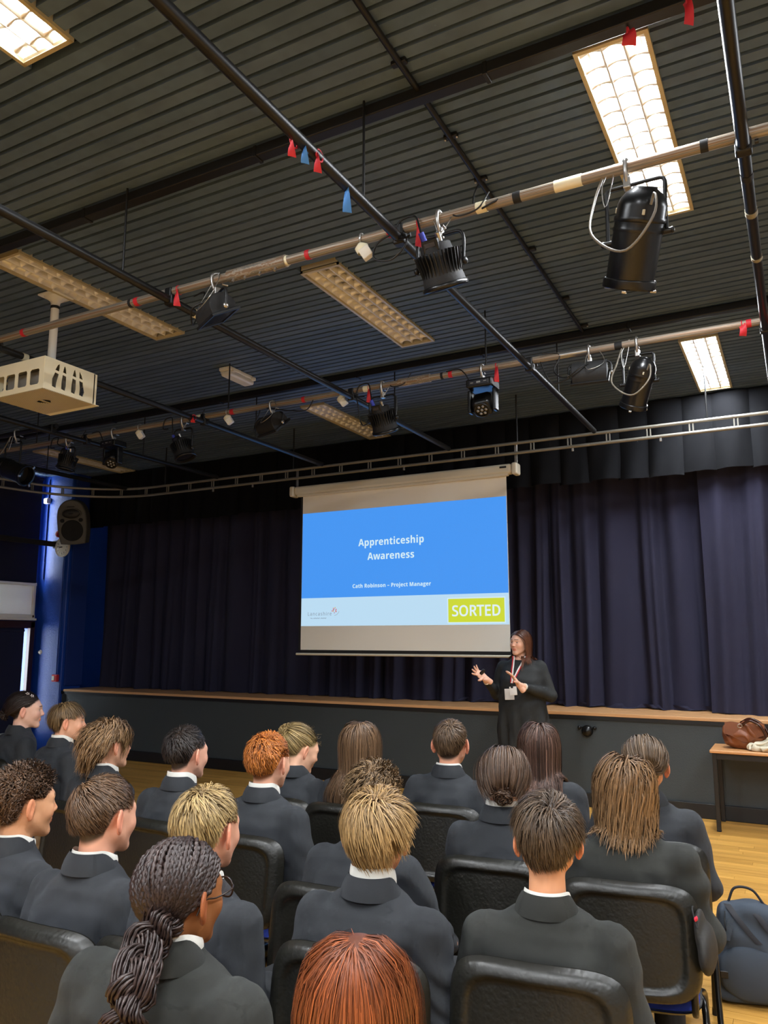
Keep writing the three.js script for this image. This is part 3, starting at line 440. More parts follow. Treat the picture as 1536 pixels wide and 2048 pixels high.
// ---------------------------------------------------------------- ladder-shaped curtain rail in front of the stage
{
  const t = thing('ladder_truss', 'grey ladder-shaped curtain rail curving across the front of the stage', 'truss');
  const z = -7.2, grey = mat(0x8d8a80, 0.45, 0.5), path = [];
  for (let x = 2.5; x > -7.2; x -= 0.4) path.push(V(x, 0, z));
  for (let a = 0; a <= 8; a++) { const q = a / 8 * 1.35; path.push(V(-7.2 - 1.2 * Math.sin(q), 0, z + 1.2 * (1 - Math.cos(q)))); }
  path.push(V(-8.5, 0, -5.4), V(-8.55, 0, -4.4));
  const up = path.map((p) => V(p.x, 3.5, p.z)), lo = path.map((p) => V(p.x, 3.4, p.z));
  part('upper_rail', tube(up, 0.016, 120, 8), grey, t); part('lower_rail', tube(lo, 0.016, 120, 8), grey, t);
  const c = new THREE.CatmullRomCurve3(path, false, 'centripetal'), L = c.getLength();
  for (let d = 0.3; d < L; d += 0.365) { const p = c.getPointAt(d / L); part('rung', [rbox(0.012, 0.1, 0.012, 0.002, p.x, 3.45, p.z), rbox(0.012, 0.1, 0.012, 0.002, p.x - 0.03, 3.45, p.z)], grey, t); }
  for (const [x, q] of [[-0.6, -7.2], [-2.35, -7.2], [-5.03, -7.2], [-7, -7.2]]) part('ceiling_hanger', cyl(V(x, 3.5, q - 0.01), V(x, CEIL - 0.002, q - 0.01), 0.008, 0.008, 6), M.blackMetal, t);
  part('curtain_hook', [-6.2, -5.6, -3.6, -1.8, -1.0].map((x) => rbox(0.02, 0.035, 0.02, 0.004, x, 3.37, z)), M.steel, t);
}
// ---------------------------------------------------------------- projection screen
{
  const t = thing('projection_screen', 'large white pull-down screen showing a blue and white slide', 'screen'); t.position.set(0, 0, -7.25);
  const X0 = -4.915, X1 = -2.487;
  part('case', [rbox(2.6, 0.1, 0.11, 0.03, -3.715, 3.255, 0)], M.screenCase, t); part('case_lip', rbox(2.52, 0.03, 0.05, 0.01, -3.715, 3.2, 0.02), M.screenCase, t);
  for (const x of [-5.04, -2.385]) part('end_cap', rbox(0.06, 0.12, 0.13, 0.02, x, 3.25, 0), M.screenCase, t);
  part('switch_plate', rbox(0.07, 0.018, 0.008, 0.003, -2.5, 3.27, 0.057), M.blackMatte, t);
  part('fabric', box(X1 - X0, 1.76, 0.003, (X0 + X1) / 2, 2.34, 0), M.screenCloth, t);
  part('black_border', [box(X1 - X0 + 0.0, 0.04, 0.0045, (X0 + X1) / 2, 1.446, 0), box(0.03, 1.76, 0.0035, X0 - 0.014, 2.34, -0.001)], M.blackMatte, t);
  part('bottom_bar', cyl(V(-4.97, 1.42, 0), V(-2.4, 1.42, 0), 0.013, 0.013, 12), M.screenCase, t);
  for (const x of [-5.0, -2.38]) part('hanger', [rbox(0.03, 0.24, 0.012, 0.003, x, 3.4, 0.0), rbox(0.03, 0.012, 0.06, 0.003, x, 3.5, 0.02)], M.steel, t);
  const slide = canvasTex(1280, 672, (c, w, h) => {
    c.fillStyle = '#4a9cfb'; c.fillRect(0, 0, w, h);
    const yb = Math.round(h * 0.757); c.fillStyle = '#c2e4fb'; c.fillRect(0, yb, w, h - yb);
    c.fillStyle = '#dff6ff'; c.textAlign = 'center'; c.font = 'bold 57px sans-serif'; c.fillText('Apprenticeship', 595, 218); c.fillText('Awareness', 595, 300);
    c.font = 'bold 31px sans-serif'; c.fillText('Cath Robinson \u2013 Project Manager', 595, 458);
    c.fillStyle = '#d9f3ff'; c.fillRect(936, 528, 326, 136); c.fillStyle = '#d4e03a'; c.fillRect(942, 534, 314, 124);
    c.fillStyle = '#e6f8ff'; c.font = '500 77px sans-serif'; c.textAlign = 'center'; c.lineWidth = 3; c.strokeStyle = '#e6f8ff'; c.fillText('SORTED', 1099, 625); c.strokeText('SORTED', 1099, 625);
    c.fillStyle = '#8d9db0'; c.font = '29px sans-serif'; c.textAlign = 'left'; let x = 44; for (const ch of 'Lancashire') { c.fillText(ch, x, 612); x += c.measureText(ch).width + 3; }
    for (let i = 0; i < 22; i++) if (i !== 3 && i !== 13) c.fillRect(66 + i * 5, 624 + (i % 3), 3.2, 5);
    const rc = ['#d8798a', '#c4556b', '#e2a39b', '#b98fb5', '#d9b36c']; for (let i = 0; i < 11; i++) { const a = i * 0.57; c.fillStyle = rc[i % 5]; c.beginPath(); c.arc(230 + 17 * Math.cos(a) * (0.5 + 0.5 * (i % 3) / 2), 582 + 15 * Math.sin(a) * (0.5 + 0.5 * (i % 2)), 3.6, 0, 7); c.fill(); }
    c.strokeStyle = '#9fb0c0'; c.lineWidth = 2.5; c.beginPath(); c.moveTo(228, 612); c.quadraticCurveTo(250, 612, 261, 588); c.stroke();
  });
  const g = new THREE.PlaneGeometry(2.42, 1.262); g.translate(-3.702, 2.356, 0.003); part('projected_screen_image', g, new THREE.MeshStandardMaterial({ color: 0x000000, roughness: 0.9, emissive: 0xffffff, emissiveMap: slide, emissiveIntensity: 0.8 }), t, 'blue slide reading Apprenticeship Awareness with a green SORTED box');
  const la = new THREE.RectAreaLight(0x76b4ff, SCREEN_LIGHT, 2.42, 1.262); la.name = 'slide_glow'; la.position.set(-3.702, 2.356, 0.02); la.rotation.y = Math.PI; t.add(la);
}
// ---------------------------------------------------------------- curtains
function drape(x0, x1, y0, y1, z, folds, amp, s, lean = 0, nv = 14) {
  const nu = Math.round(folds * 14);
  const ph = []; let acc = 0; for (let i = 0; i <= folds + 1; i++) { ph.push(acc); acc += 0.6 + 0.8 * hash(i, s, 1); }
  return gridSheet(nu, nv, (u, v) => {
    const f = u * folds, i = Math.floor(f), t = f - i, w = lerp(hash(i, s, 2), hash(i + 1, s, 2), t), xs = lerp(ph[i], ph[Math.min(i + 1, folds + 1)], t) / ph[folds];
    const wave = Math.pow(0.5 - 0.5 * Math.cos(t * Math.PI * 2), 0.75), sub = 0.25 * Math.sin(t * Math.PI * 4 + w * 6 + v * 2) * (0.4 + 0.6 * v);
    const a = amp * (0.55 + 0.9 * w) * (0.75 + 0.35 * v);
    return V(lerp(x0, x1, xs) + lean * v * (u - 0.3) * 0.35 + 0.02 * Math.sin(v * 3 + i * 2.1) * v, lerp(y1, y0, v) + (v > 0.98 ? 0.008 * Math.sin(f * 4) : 0), z + a * (wave + sub) - amp * 0.5);
  });
}
{
  const c1 = thing('stage_curtain', 'dark navy stage curtain filling the unlit left side of the stage', 'curtain', 'stage curtains'); part('drape', drape(-9.3, -3.5, STAGE_Y + 0.004, 3.9, -8.36, 19, 0.1, 3), M.velvet, c1);
  const c2 = thing('stage_curtain', 'navy velvet stage curtain with deep folds right of the screen', 'curtain', 'stage curtains'); part('drape', drape(-3.65, -0.68, STAGE_Y + 0.004, 3.9, -8.42, 11, 0.1, 11, 0.25), M.velvet, c2);
  part('hem', drape(-3.65, -0.68, STAGE_Y + 0.006, STAGE_Y + 0.05, -8.41, 11, 0.105, 11, 0.25, 3), M.velvet, c2);
  const c3 = thing('stage_curtain', 'nearer overlapping navy curtain at the right edge of the photo', 'curtain', 'stage curtains'); part('drape', drape(-0.82, 4.9, STAGE_Y + 0.004, 3.9, -8.2, 19, 0.1, 21, 0.05), M.velvet, c3);
  // valance of overlapping pleated drops
  const vl = thing('curtain_valance', 'short dark pleated valance hanging over the stage curtains', 'valance'); let i = 0;
  for (let x = -9.3; x < 4.8; x += 0.31, i++) {
    const w = 0.335, k = i; const yb = 3.205 + 0.03 * (hash(k, 5, 5) - 0.5);
    part('pleat', gridSheet(10, 10, (u, v) => { const q = (u - 0.5) * 2; return V(x + u * w + 0.006 * Math.sin(v * 4 + k), lerp(3.98, yb, v) + (v > 0.5 ? 0.02 * q * q * (v - 0.5) * (hash(k, 1, 9) - 0.3) : 0), -8.02 + (k % 2 ? 0.0 : 0.018) - 0.035 * Math.pow(Math.abs(q), 3) + v * 0.03 * (1 - q * q) + 0.012 * Math.sin(q * 4 + k * 2 + v * 3) * v); }), M.velvetDark, vl);
  }
}
// ---------------------------------------------------------------- projector in its cage
{
  const t = thing('projector_cage', 'cream metal projector cage with slots hanging on a pole from the ceiling', 'projector'); t.position.set(-4.475, 3.2, -3.425);
  const W = 0.5, D = 0.41, H = 0.217, cr = M.cream;
  // right face with slots (shape in z,y), extruded thin
  const hole = (pts) => { const h = new THREE.Path(); pts.forEach(([a, b], i) => i ? h.lineTo(a, b) : h.moveTo(a, b)); h.closePath(); return h; };
  const side = new THREE.Shape([[0, 0], [D, 0], [D, H], [0, H]].map(([a, b]) => new THREE.Vector2(a, b)));
  [[0.075, 0.02], [0.155, 0.0], [0.235, -0.0], [0.31, -0.02]].forEach(([a, k]) => { side.holes.push(hole([[a - 0.018 + k * 0.4, 0.03], [a + 0.012 + k * 0.4, 0.025], [a + 0.02 + k * 0.2, 0.06], [a + 0.018 + k, 0.125], [a - 0.012 + k, 0.13], [a - 0.018 + k * 0.3, 0.08]])); side.holes.push(hole([[a - 0.012 + k, 0.147], [a + 0.017 + k, 0.143], [a + 0.014 + k * 1.4, 0.17], [a + 0.004 + k * 1.8, 0.195], [a - 0.004 + k * 1.5, 0.185]])); });
  for (const s of [1, -1]) { const g = new THREE.ExtrudeGeometry(side, { depth: 0.004, bevelEnabled: false }); g.rotateY(Math.PI / 2); g.translate(s * W / 2 - 0.002, 0, D / 2); part('side_panel', g, cr, t); }
  const front = new THREE.Shape([[-W / 2, 0], [W / 2, 0], [W / 2, H], [-W / 2, H]].map(([a, b]) => new THREE.Vector2(a, b)));
  for (const a of [0.16, 0.04, -0.08, -0.19]) front.holes.push(hole([[a - 0.045, 0.045], [a - 0.035, 0.035], [a + 0.035, 0.035], [a + 0.045, 0.045], [a + 0.045, 0.13], [a + 0.035, 0.14], [a - 0.035, 0.14], [a - 0.045, 0.13]]));
  for (const s of [1, -1]) { const g = new THREE.ExtrudeGeometry(front, { depth: 0.004, bevelEnabled: false }); g.translate(0, 0, s * D / 2 - 0.002); part('end_panel', g, cr, t); }
  const perf = dataTex(256, 256, (u, v, i, j) => (((i % 16) - 8) ** 2 + ((j % 8) - 4) ** 2 < 9 ? [0.18, 0.15, 0.1] : [0.82, 0.78, 0.64]));
  const bot = new THREE.Shape([[-W / 2, -D / 2], [W / 2, -D / 2], [W / 2, D / 2], [-W / 2, D / 2]].map(([a, b]) => new THREE.Vector2(a, b)));
  bot.holes.push(hole([[0.0, -0.04], [0.0, 0.04], [-0.035, 0.03], [-0.05, 0]]), hole([[0.02, -0.04], [0.02, 0.04], [0.055, 0.03], [0.07, 0]]));
  const bg = new THREE.ExtrudeGeometry(bot, { depth: 0.004, bevelEnabled: false }); bg.rotateX(Math.PI / 2); uvBox(bg, 5); part('perforated_base', bg, mat(0xffffff, 0.5, 0, { map: perf }), t, 'perforated cream base');
  part('top_panel', box(W, 0.004, D, 0, H, 0), cr, t); part('front_flap', [rbox(0.008, H, 0.03, 0.002, W / 2 - 0.002, H / 2, -D / 2 - 0.004), rbox(W, 0.004, 0.05, 0.001, 0, 0, -D / 2 - 0.025)], cr, t);
  part('projector_body', rbox(0.4, 0.12, 0.3, 0.02, 0, 0.1, 0), mat(0x8a8880, 0.5), t); part('projector_lens', cyl(V(0.05, 0.1, -0.15), V(0.05, 0.1, -0.185), 0.035, 0.04, 20), M.blackGloss, t);
  part('pole', cyl(V(-0.03, H, -0.06), V(-0.03, 0.72, -0.06), 0.028, 0.028, 18), M.whitePlastic, t); part('collar', cyl(V(-0.03, 0.7, -0.06), V(-0.03, 0.72, -0.06), 0.031, 0.031, 18), M.blackMatte, t);
  const rs = place(lathe([[0.028, 0], [0.034, 0.03], [0.075, 0.06], [0.08, 0.068]], 4), -0.03, 0.72, -0.06, 0, 0, 0); rs.translate(0.03, 0, 0.06); rs.rotateY(Math.PI / 4); rs.translate(-0.03, 0, -0.06); part('ceiling_rose', rs, M.whitePlastic, t); part('ceiling_plate', rbox(0.17, 0.012, 0.17, 0.003, -0.03, 0.793, -0.06), M.whitePlastic, t);
  const lampM = mat(0x2a2a20, 0.3); part('lens_glare_guard', rbox(0.1, 0.06, 0.004, 0.001, 0.05, 0.1, -D / 2 - 0.004), lampM, t);
}
// ---------------------------------------------------------------- signed-distance modelling
function nets(f, lo, hi, h, tint) {
  const n = [0, 1, 2].map((k) => Math.ceil((hi[k] - lo[k]) / h) + 2), [nx, ny, nz] = n, F = new Float32Array(nx * ny * nz), B = 4;
  for (let bz = 0; bz < nz; bz += B) for (let by = 0; by < ny; by += B) for (let bx = 0; bx < nx; bx += B) {
    const c = f(lo[0] + (bx + 1.5) * h, lo[1] + (by + 1.5) * h, lo[2] + (bz + 1.5) * h), far = Math.abs(c) > 8.5 * h;
    for (let k = bz; k < Math.min(bz + B, nz); k++) for (let j = by; j < Math.min(by + B, ny); j++) for (let i = bx; i < Math.min(bx + B, nx); i++) F[(k * ny + j) * nx + i] = far ? c : f(lo[0] + i * h, lo[1] + j * h, lo[2] + k * h);
  }
  const id = new Int32Array(nx * ny * nz).fill(-1), pos = [], idx = [];
  const at = (i, j, k) => F[(k * ny + j) * nx + i];
  for (let k = 0; k < nz - 1; k++) for (let j = 0; j < ny - 1; j++) for (let i = 0; i < nx - 1; i++) {
    let m = 0; const o = (k * ny + j) * nx + i, v = [F[o], F[o + 1], F[o + nx], F[o + nx + 1], F[o + nx * ny], F[o + nx * ny + 1], F[o + nx * ny + nx], F[o + nx * ny + nx + 1]];
    for (let q = 0; q < 8; q++) if (v[q] < 0) m |= 1 << q;
    if (m === 0 || m === 255) continue;
    let x = 0, y = 0, z = 0, c = 0;
    for (let a = 0; a < 8; a++) for (let b = 0; b < 3; b++) { const e = a | (1 << b); if (e === a) continue; if ((v[a] < 0) !== (v[e] < 0)) { const t = v[a] / (v[a] - v[e]); x += (a & 1) + (b === 0 ? t : 0); y += ((a >> 1) & 1) + (b === 1 ? t : 0); z += (a >> 2) + (b === 2 ? t : 0); c++; } }
    id[o] = pos.length / 3; pos.push(lo[0] + (i + x / c) * h, lo[1] + (j + y / c) * h, lo[2] + (k + z / c) * h);
  }
  const quad = (a, b, c, d, flip) => { if (a < 0 || b < 0 || c < 0 || d < 0) return; if (flip) idx.push(a, c, b, b, c, d); else idx.push(a, b, c, b, d, c); };
  for (let k = 1; k < nz - 1; k++) for (let j = 1; j < ny - 1; j++) for (let i = 1; i < nx - 1; i++) {
    const o = (k * ny + j) * nx + i, s = F[o] < 0;
    if (s !== (F[o + 1] < 0)) quad(id[o - nx - nx * ny], id[o - nx * ny], id[o - nx], id[o], !s);
    if (s !== (F[o + nx] < 0)) quad(id[o - 1 - nx * ny], id[o - nx * ny], id[o - 1], id[o], s);
    if (s !== (F[o + nx * ny] < 0)) quad(id[o - 1 - nx], id[o - nx], id[o - 1], id[o], !s);
  }
  const g = new THREE.BufferGeometry(); g.setAttribute('position', new THREE.Float32BufferAttribute(pos, 3)); g.setIndex(idx); g.computeVertexNormals();
  if (tint) { const col = new Float32Array(pos.length); for (let i = 0; i < pos.length; i += 3) { const c = tint(pos[i], pos[i + 1], pos[i + 2]); col[i] = c[0]; col[i + 1] = c[1]; col[i + 2] = c[2]; } g.setAttribute('color', new THREE.BufferAttribute(col, 3)); }
  return g;
}
const smin = (a, b, k) => { const h = Math.max(k - Math.abs(a - b), 0) / k; return Math.min(a, b) - h * h * k * 0.25; };
const smax = (a, b, k) => -smin(-a, -b, k);
function cap(x, y, z, a, b, ra, rb) { const dx = b[0] - a[0], dy = b[1] - a[1], dz = b[2] - a[2], t = clamp(((x - a[0]) * dx + (y - a[1]) * dy + (z - a[2]) * dz) / (dx * dx + dy * dy + dz * dz), 0, 1); return Math.hypot(x - a[0] - dx * t, y - a[1] - dy * t, z - a[2] - dz * t) - lerp(ra, rb, t); }
function ell(x, y, z, cx, cy, cz, rx, ry, rz) { const u = (x - cx) / rx, v = (y - cy) / ry, w = (z - cz) / rz, k0 = Math.hypot(u, v, w), k1 = Math.hypot(u / rx, v / ry, w / rz); return k1 < 1e-6 ? -Math.min(rx, ry, rz) : k0 * (k0 - 1) / k1; }
function loft(rows) {     // rows of [y, half width, half depth, centre z]
  return (x, y, z) => {
    let i = 0; while (i < rows.length - 2 && y > rows[i + 1][0]) i++;
    const A = rows[i], B = rows[i + 1]; let t = clamp((y - A[0]) / (B[0] - A[0]), 0, 1); t = t * t * (3 - 2 * t) * 0.5 + t * 0.5;
    const a = lerp(A[1], B[1], t), b = lerp(A[2], B[2], t), c = lerp(A[3], B[3], t), u = Math.abs(x) / a, w = Math.abs(z - c) / b, r = Math.pow(Math.pow(u, 2.3) + Math.pow(w, 2.3), 1 / 2.3);
    const d = (r - 1) * Math.min(a, b) * 0.95, top = Math.max(y - rows[rows.length - 1][0], rows[0][0] - y); return top > 0 ? (d > 0 ? Math.hypot(d, top) : top) : d;
  };
}
// ---- head: origin at its middle, facing -z, about 22 cm from chin to crown
const skullOnly = (x, y, z) => smin(ell(x, y, z, 0, 0.03, 0.014, 0.0735, 0.083, 0.094), ell(x, y, z, 0, -0.028, -0.03, 0.06, 0.08, 0.062), 0.05);
function headSDF(x, y, z, feat = true) {
  let d = skullOnly(x, y, z); const ax = Math.abs(x);
  d = smin(d, cap(ax, y, z, [0.048, -0.05, -0.002], [0.012, -0.098, -0.064], 0.017, 0.016), 0.03);
  if (!feat) return d;
  if (z < -0.03) {
    d = smin(d, cap(ax, y, z, [0.012, 0.018, -0.083], [0.045, 0.018, -0.066], 0.011, 0.009), 0.02);
    d = smax(d, -ell(ax, y, z, 0.031, -0.002, -0.099, 0.017, 0.011, 0.016), 0.014);
    d = smin(d, cap(x, y, z, [0, 0.008, -0.084], [0, -0.029, -0.103], 0.0075, 0.0105), 0.012); d = smin(d, ell(ax, y, z, 0.011, -0.033, -0.094, 0.008, 0.007, 0.009), 0.008);
    d = smin(d, ell(x, y, z, 0, -0.059, -0.0865, 0.02, 0.0055, 0.008), 0.008); d = smin(d, ell(x, y, z, 0, -0.0685, -0.085, 0.017, 0.006, 0.008), 0.008); d = smax(d, -ell(x, y, z, 0, -0.0635, -0.0955, 0.021, 0.0012, 0.005), 0.004);
    d = smin(d, ell(ax, y, z, 0.04, -0.03, -0.058, 0.018, 0.018, 0.016), 0.03); d = smin(d, ell(x, y, z, 0, -0.1, -0.072, 0.018, 0.012, 0.012), 0.02);
  }
  if (ax > 0.045) {     // ears, leaning back and out
    const ex = ax - 0.0845, ey = y + 0.008, ez = z - 0.012, cx = ex * 0.86 - ez * 0.5, cz = ex * 0.5 + ez * 0.86, ty = ey * 0.98 - cz * 0.18, tz = cz * 0.98 + ey * 0.18;
    let e = ell(cx, ty, tz, 0, 0.004, 0.004, 0.0068, 0.033, 0.02); e = smin(e, ell(cx, ty, tz, -0.002, -0.026, -0.004, 0.006, 0.011, 0.009), 0.008); e = smax(e, -ell(cx, ty, tz, 0.0075, 0.005, 0.001, 0.006, 0.02, 0.0095), 0.004); d = smin(d, e, 0.006);
  }
  return d;
}
function headGrad(p, f = headSDF) { const e = 0.002, n = V(f(p.x + e, p.y, p.z, false) - f(p.x - e, p.y, p.z, false), f(p.x, p.y + e, p.z, false) - f(p.x, p.y - e, p.z, false), f(p.x, p.y, p.z + e, false) - f(p.x, p.y, p.z - e, false)); return n.normalize(); }
const HL = [[-0.12, 0.075], [-0.075, 0.066], [-0.05, 0.05], [-0.03, 0.03], [-0.005, 0.022], [0.012, 0.026], [0.03, 0.01], [0.045, -0.045], [0.075, -0.066], [0.13, -0.07]];
function hairline(z) { let i = 0; while (i < HL.length - 2 && z > HL[i + 1][0]) i++; return lerp(HL[i][1], HL[i + 1][1], clamp((z - HL[i][0]) / (HL[i + 1][0] - HL[i][0]), 0, 1)); }
// ---- hair made of tapered locks
class Locks {
  constructor() { this.pos = []; this.nor = []; this.col = []; this.idx = []; }
  add(pts, r0, r1, c, sides = 3, tip = null) {
    const n = pts.length, base = this.pos.length / 3; let u = V(0.31, 0.77, 0.55);
    for (let i = 0; i < n; i++) {
      const t = (i < n - 1 ? pts[i + 1].clone().sub(pts[i]) : pts[i].clone().sub(pts[i - 1])).normalize(); u = u.clone().addScaledVector(t, -u.dot(t)); if (u.lengthSq() < 1e-4) u.set(t.y, t.z, t.x).addScaledVector(t, -(t.y * t.x + t.z * t.y + t.x * t.z)); u.normalize(); const w = t.clone().cross(u);
      const k = i / (n - 1), r = typeof r0 === 'function' ? r0(k, i) : lerp(r0, r1, k * k) * (i === n - 1 ? 0.35 : 1);
      for (let s = 0; s < sides; s++) { const a = s / sides * Math.PI * 2, cx = Math.cos(a), sx = Math.sin(a), nx = u.x * cx + w.x * sx, ny = u.y * cx + w.y * sx, nz = u.z * cx + w.z * sx; this.pos.push(pts[i].x + nx * r, pts[i].y + ny * r, pts[i].z + nz * r); this.nor.push(nx, ny, nz); const m = tip ? k : 0; this.col.push(c[0] * (1 - m) + (tip ? tip[0] * m : 0), c[1] * (1 - m) + (tip ? tip[1] * m : 0), c[2] * (1 - m) + (tip ? tip[2] * m : 0)); }
      if (i) for (let s = 0; s < sides; s++) { const a = base + (i - 1) * sides + s, b = base + (i - 1) * sides + (s + 1) % sides, p = a + sides, q = b + sides; this.idx.push(a, b, p, b, q, p); }
    }
  }
  ribbon(pts, r0, r1, c, tip = null) {      // flat lock lying along the head
    const n = pts.length, base = this.pos.length / 3, t = V(0, 0, 0), o = V(0, 0, 0), w = V(0, 0, 0);
    for (let i = 0; i < n; i++) {
      const p = pts[i]; if (i < n - 1) t.subVectors(pts[i + 1], p); else t.subVectors(p, pts[i - 1]); t.normalize(); o.set(p.x, p.y > -0.02 ? p.y - 0.01 : 0, p.z - 0.01).normalize(); o.addScaledVector(t, -o.dot(t)).normalize(); w.crossVectors(t, o);
      const k = i / (n - 1), r = lerp(r0, r1, k * k) * (i === n - 1 ? 0.25 : 1);
      for (const s of [-1, 1]) { this.pos.push(p.x + w.x * r * s, p.y + w.y * r * s, p.z + w.z * r * s); const nx = o.x + w.x * s * 0.8, ny = o.y + w.y * s * 0.8, nz = o.z + w.z * s * 0.8, l = Math.hypot(nx, ny, nz); this.nor.push(nx / l, ny / l, nz / l); const m = tip ? k : 0; for (let q = 0; q < 3; q++) this.col.push(lerp(c[q], tip ? tip[q] : 0, m)); }
      if (i) { const a = base + (i - 1) * 2; this.idx.push(a, a + 1, a + 2, a + 1, a + 3, a + 2); }
    }
  }
  geo() { const g = new THREE.BufferGeometry(); g.setAttribute('position', new THREE.Float32BufferAttribute(this.pos, 3)); g.setAttribute('normal', new THREE.Float32BufferAttribute(this.nor, 3)); g.setAttribute('color', new THREE.Float32BufferAttribute(this.col, 3)); g.setAttribute('uv', new THREE.Float32BufferAttribute(new Float32Array(this.pos.length / 3 * 2), 2)); g.setIndex(this.idx); return g; }
}
const lin = (hex) => { const c = new THREE.Color(hex); return [c.r, c.g, c.b]; };
const hairMat = new THREE.MeshPhysicalMaterial({ color: 0xffffff, vertexColors: true, roughness: 0.42, specularIntensity: 0.9 });
const skinMat = new THREE.MeshPhysicalMaterial({ color: 0xffffff, vertexColors: true, roughness: 0.55, sheen: 0.15, sheenRoughness: 0.5 });
function growHair(st, Mh, bodySD) {      // st: style; Mh: head -> person matrix; bodySD: distance to clothes, in person space
  const L = new Locks(), inv = Mh.clone().invert(), C0 = V(0, 0.02, 0.01), base = lin(st.color), tipc = st.tip ? lin(st.tip) : null;
  const crown = V(...(st.crown || [0.012, 0.1, 0.06])), tie = st.tie && V(...st.tie);
  const down = V(0, -1, 0).transformDirection(inv);
  const bodyH = (p) => { const q = p.clone().applyMatrix4(Mh); return bodySD(q.x, q.y, q.z); };
  for (let i = 0; i < st.n; i++) {
    const yy = 1 - 2 * (i + 0.5) / st.n, ph = i * 2.399963 + rr(-0.3, 0.3), q = Math.sqrt(1 - yy * yy), dir = V(q * Math.cos(ph), yy, q * Math.sin(ph));
    const bias = 0; let t = 0.05; const p = C0.clone().addScaledVector(dir, t); for (let k = 0; k < 14; k++) { const d = headSDF(p.x, p.y, p.z, false); if (Math.abs(d) < 0.0004) break; t -= d; p.copy(C0).addScaledVector(dir, t); }
    const hl = hairline(p.z) + (st.hairUp || 0) * (p.z > 0.03 ? 1 : 0), over = p.y - hl; if (over < rr(-0.004, 0.004)) continue;
    const n = headGrad(p), top = sstep(st.fade ? st.fade[0] : 0.0, st.fade ? st.fade[1] : 0.06, over), sideless = tie || st.long ? 1 : top;
    const earNear = st.long || tie ? 1 : 1 - 0.75 * sstep(0.045, 0.03, Math.abs(p.z - 0.015)) * sstep(0.085, 0.05, p.y) * (Math.abs(p.x) > 0.05 ? 1 : 0); const len = earNear * lerp(st.side ?? st.len, st.len, sideless) * rr(0.75, 1.25) * (st.fringe && p.z < -0.02 ? st.fringe : 1), lift = lerp(st.liftSide ?? st.lift, st.lift, sideless);
    const cj = V(rr(-1, 1), rr(-0.3, 0.3), rr(-1, 1)).multiplyScalar(st.part ? 0.008 : 0.02), tuft = st.tuft ? V(noise3(p.x * 22 + 7, p.y * 22, p.z * 22), noise3(p.x * 22, p.y * 22 + 31, p.z * 22), noise3(p.x * 22, p.y * 22, p.z * 22 + 57)).multiplyScalar(st.tuft) : null; const flow = (x, nn) => { let v; if (tie) v = tie.clone().sub(x); else if (st.part) { const fr = sstep(0.03, -0.03, x.z), sx = Math.sign(x.x - (st.partX || 0) || 1); v = x.clone().sub(V((st.partX || 0) + cj.x, 0.12, clamp(x.z, -0.06, 0.045) + cj.z)); v.y -= 0.05; v.normalize().multiplyScalar(1 - fr).add(V(sx * 0.8, -0.35, 0.55).multiplyScalar(fr)); if (x.y < 0.02) v.add(V(0, -0.8, 0)); } else { v = x.clone().sub(crown).sub(cj); v.y -= 0.02; } v.addScaledVector(nn, -v.dot(nn)); v.normalize(); if (st.swirl && !tie) v.addScaledVector(nn.clone().cross(v), st.swirl); if (st.sweep) v.add(V(...st.sweep)); return v.normalize(); };
    let d = n.clone().multiplyScalar(lift).addScaledVector(flow(p, n), 1 - lift).add(V(rr(-1, 1), rr(-1, 1), rr(-1, 1)).multiplyScalar(st.messy)).add(tuft || V(0, 0, 0)).normalize();
    const seg = st.seg || 5, step = len / seg, pts = [p.clone().addScaledVector(n, -0.002)], clr0 = (st.vol || 0.004) * rr(0.2, 1.2) * lerp(0.3, 1, sideless), cp = rr(0, 6.28), cf = (st.curlF || 1) * rr(0.8, 1.2); let x = p.clone(), stop = false;
    for (let k = 1; k <= seg && !stop; k++) {
      x.addScaledVector(d, step); const sd = headSDF(x.x, x.y, x.z, false); let nn = n; const clr = 0.003 + clr0 * Math.min(1, k / 2) * (st.long || tie ? 1 : lerp(0.2, 1, sstep(-0.03, 0.06, x.y)));
      if (sd < 0.06) { nn = headGrad(x); if (sd < clr) x.addScaledVector(nn, clr - sd); }
      if (st.long && x.y < -0.05) { const b = bodyH(x); if (b < 0.012) { const e = 0.004, gx = bodyH(x.clone().add(V(e, 0, 0))) - b, gy = bodyH(x.clone().add(V(0, e, 0))) - b, gz = bodyH(x.clone().add(V(0, 0, e))) - b, gn = V(gx, gy, gz).normalize(); x.addScaledVector(gn, (0.012 + rr(0, 0.012)) - b); } if (x.y < -0.02 && x.z < 0.0 && Math.abs(x.x) < 0.055 && st.long) x.x += Math.sign(x.x || 1) * 0.01; }
      if (tie && x.distanceTo(tie) < 0.02) stop = true;
      if (!st.long && !tie && ((x.y < 0.03 && Math.abs(x.z - 0.014) < 0.036 && Math.abs(x.x) > 0.05) || (x.z > 0.03 && x.y < hairline(x.z) - 0.012 && st.side < 0.08))) stop = true;
      const P = x.clone(); if (st.curl) { const a = cp + k * cf, amp = st.curl * Math.min(1, k / 2); P.add(V(Math.cos(a), Math.sin(a * 1.1), Math.sin(a)).multiplyScalar(amp)); }
      pts.push(P);
      if (tie && x.distanceTo(tie) < 0.06) d.copy(tie).sub(x).normalize().multiplyScalar(2);
      const g = st.grav ?? 0.15, near = sd < 0.05 ? 1 : 0.15;
      d.multiplyScalar(0.55).addScaledVector(flow(x, nn), 0.45 * near * (1 - lift * 0.6)).addScaledVector(down, g * (k / seg + (st.long ? 0.6 : 0))).add(V(rr(-1, 1), rr(-1, 1), rr(-1, 1)).multiplyScalar(st.messy * 0.5)); if (st.long && sd > 0.02) { d.x *= 0.6; d.z *= 0.6; } d.normalize();
    }
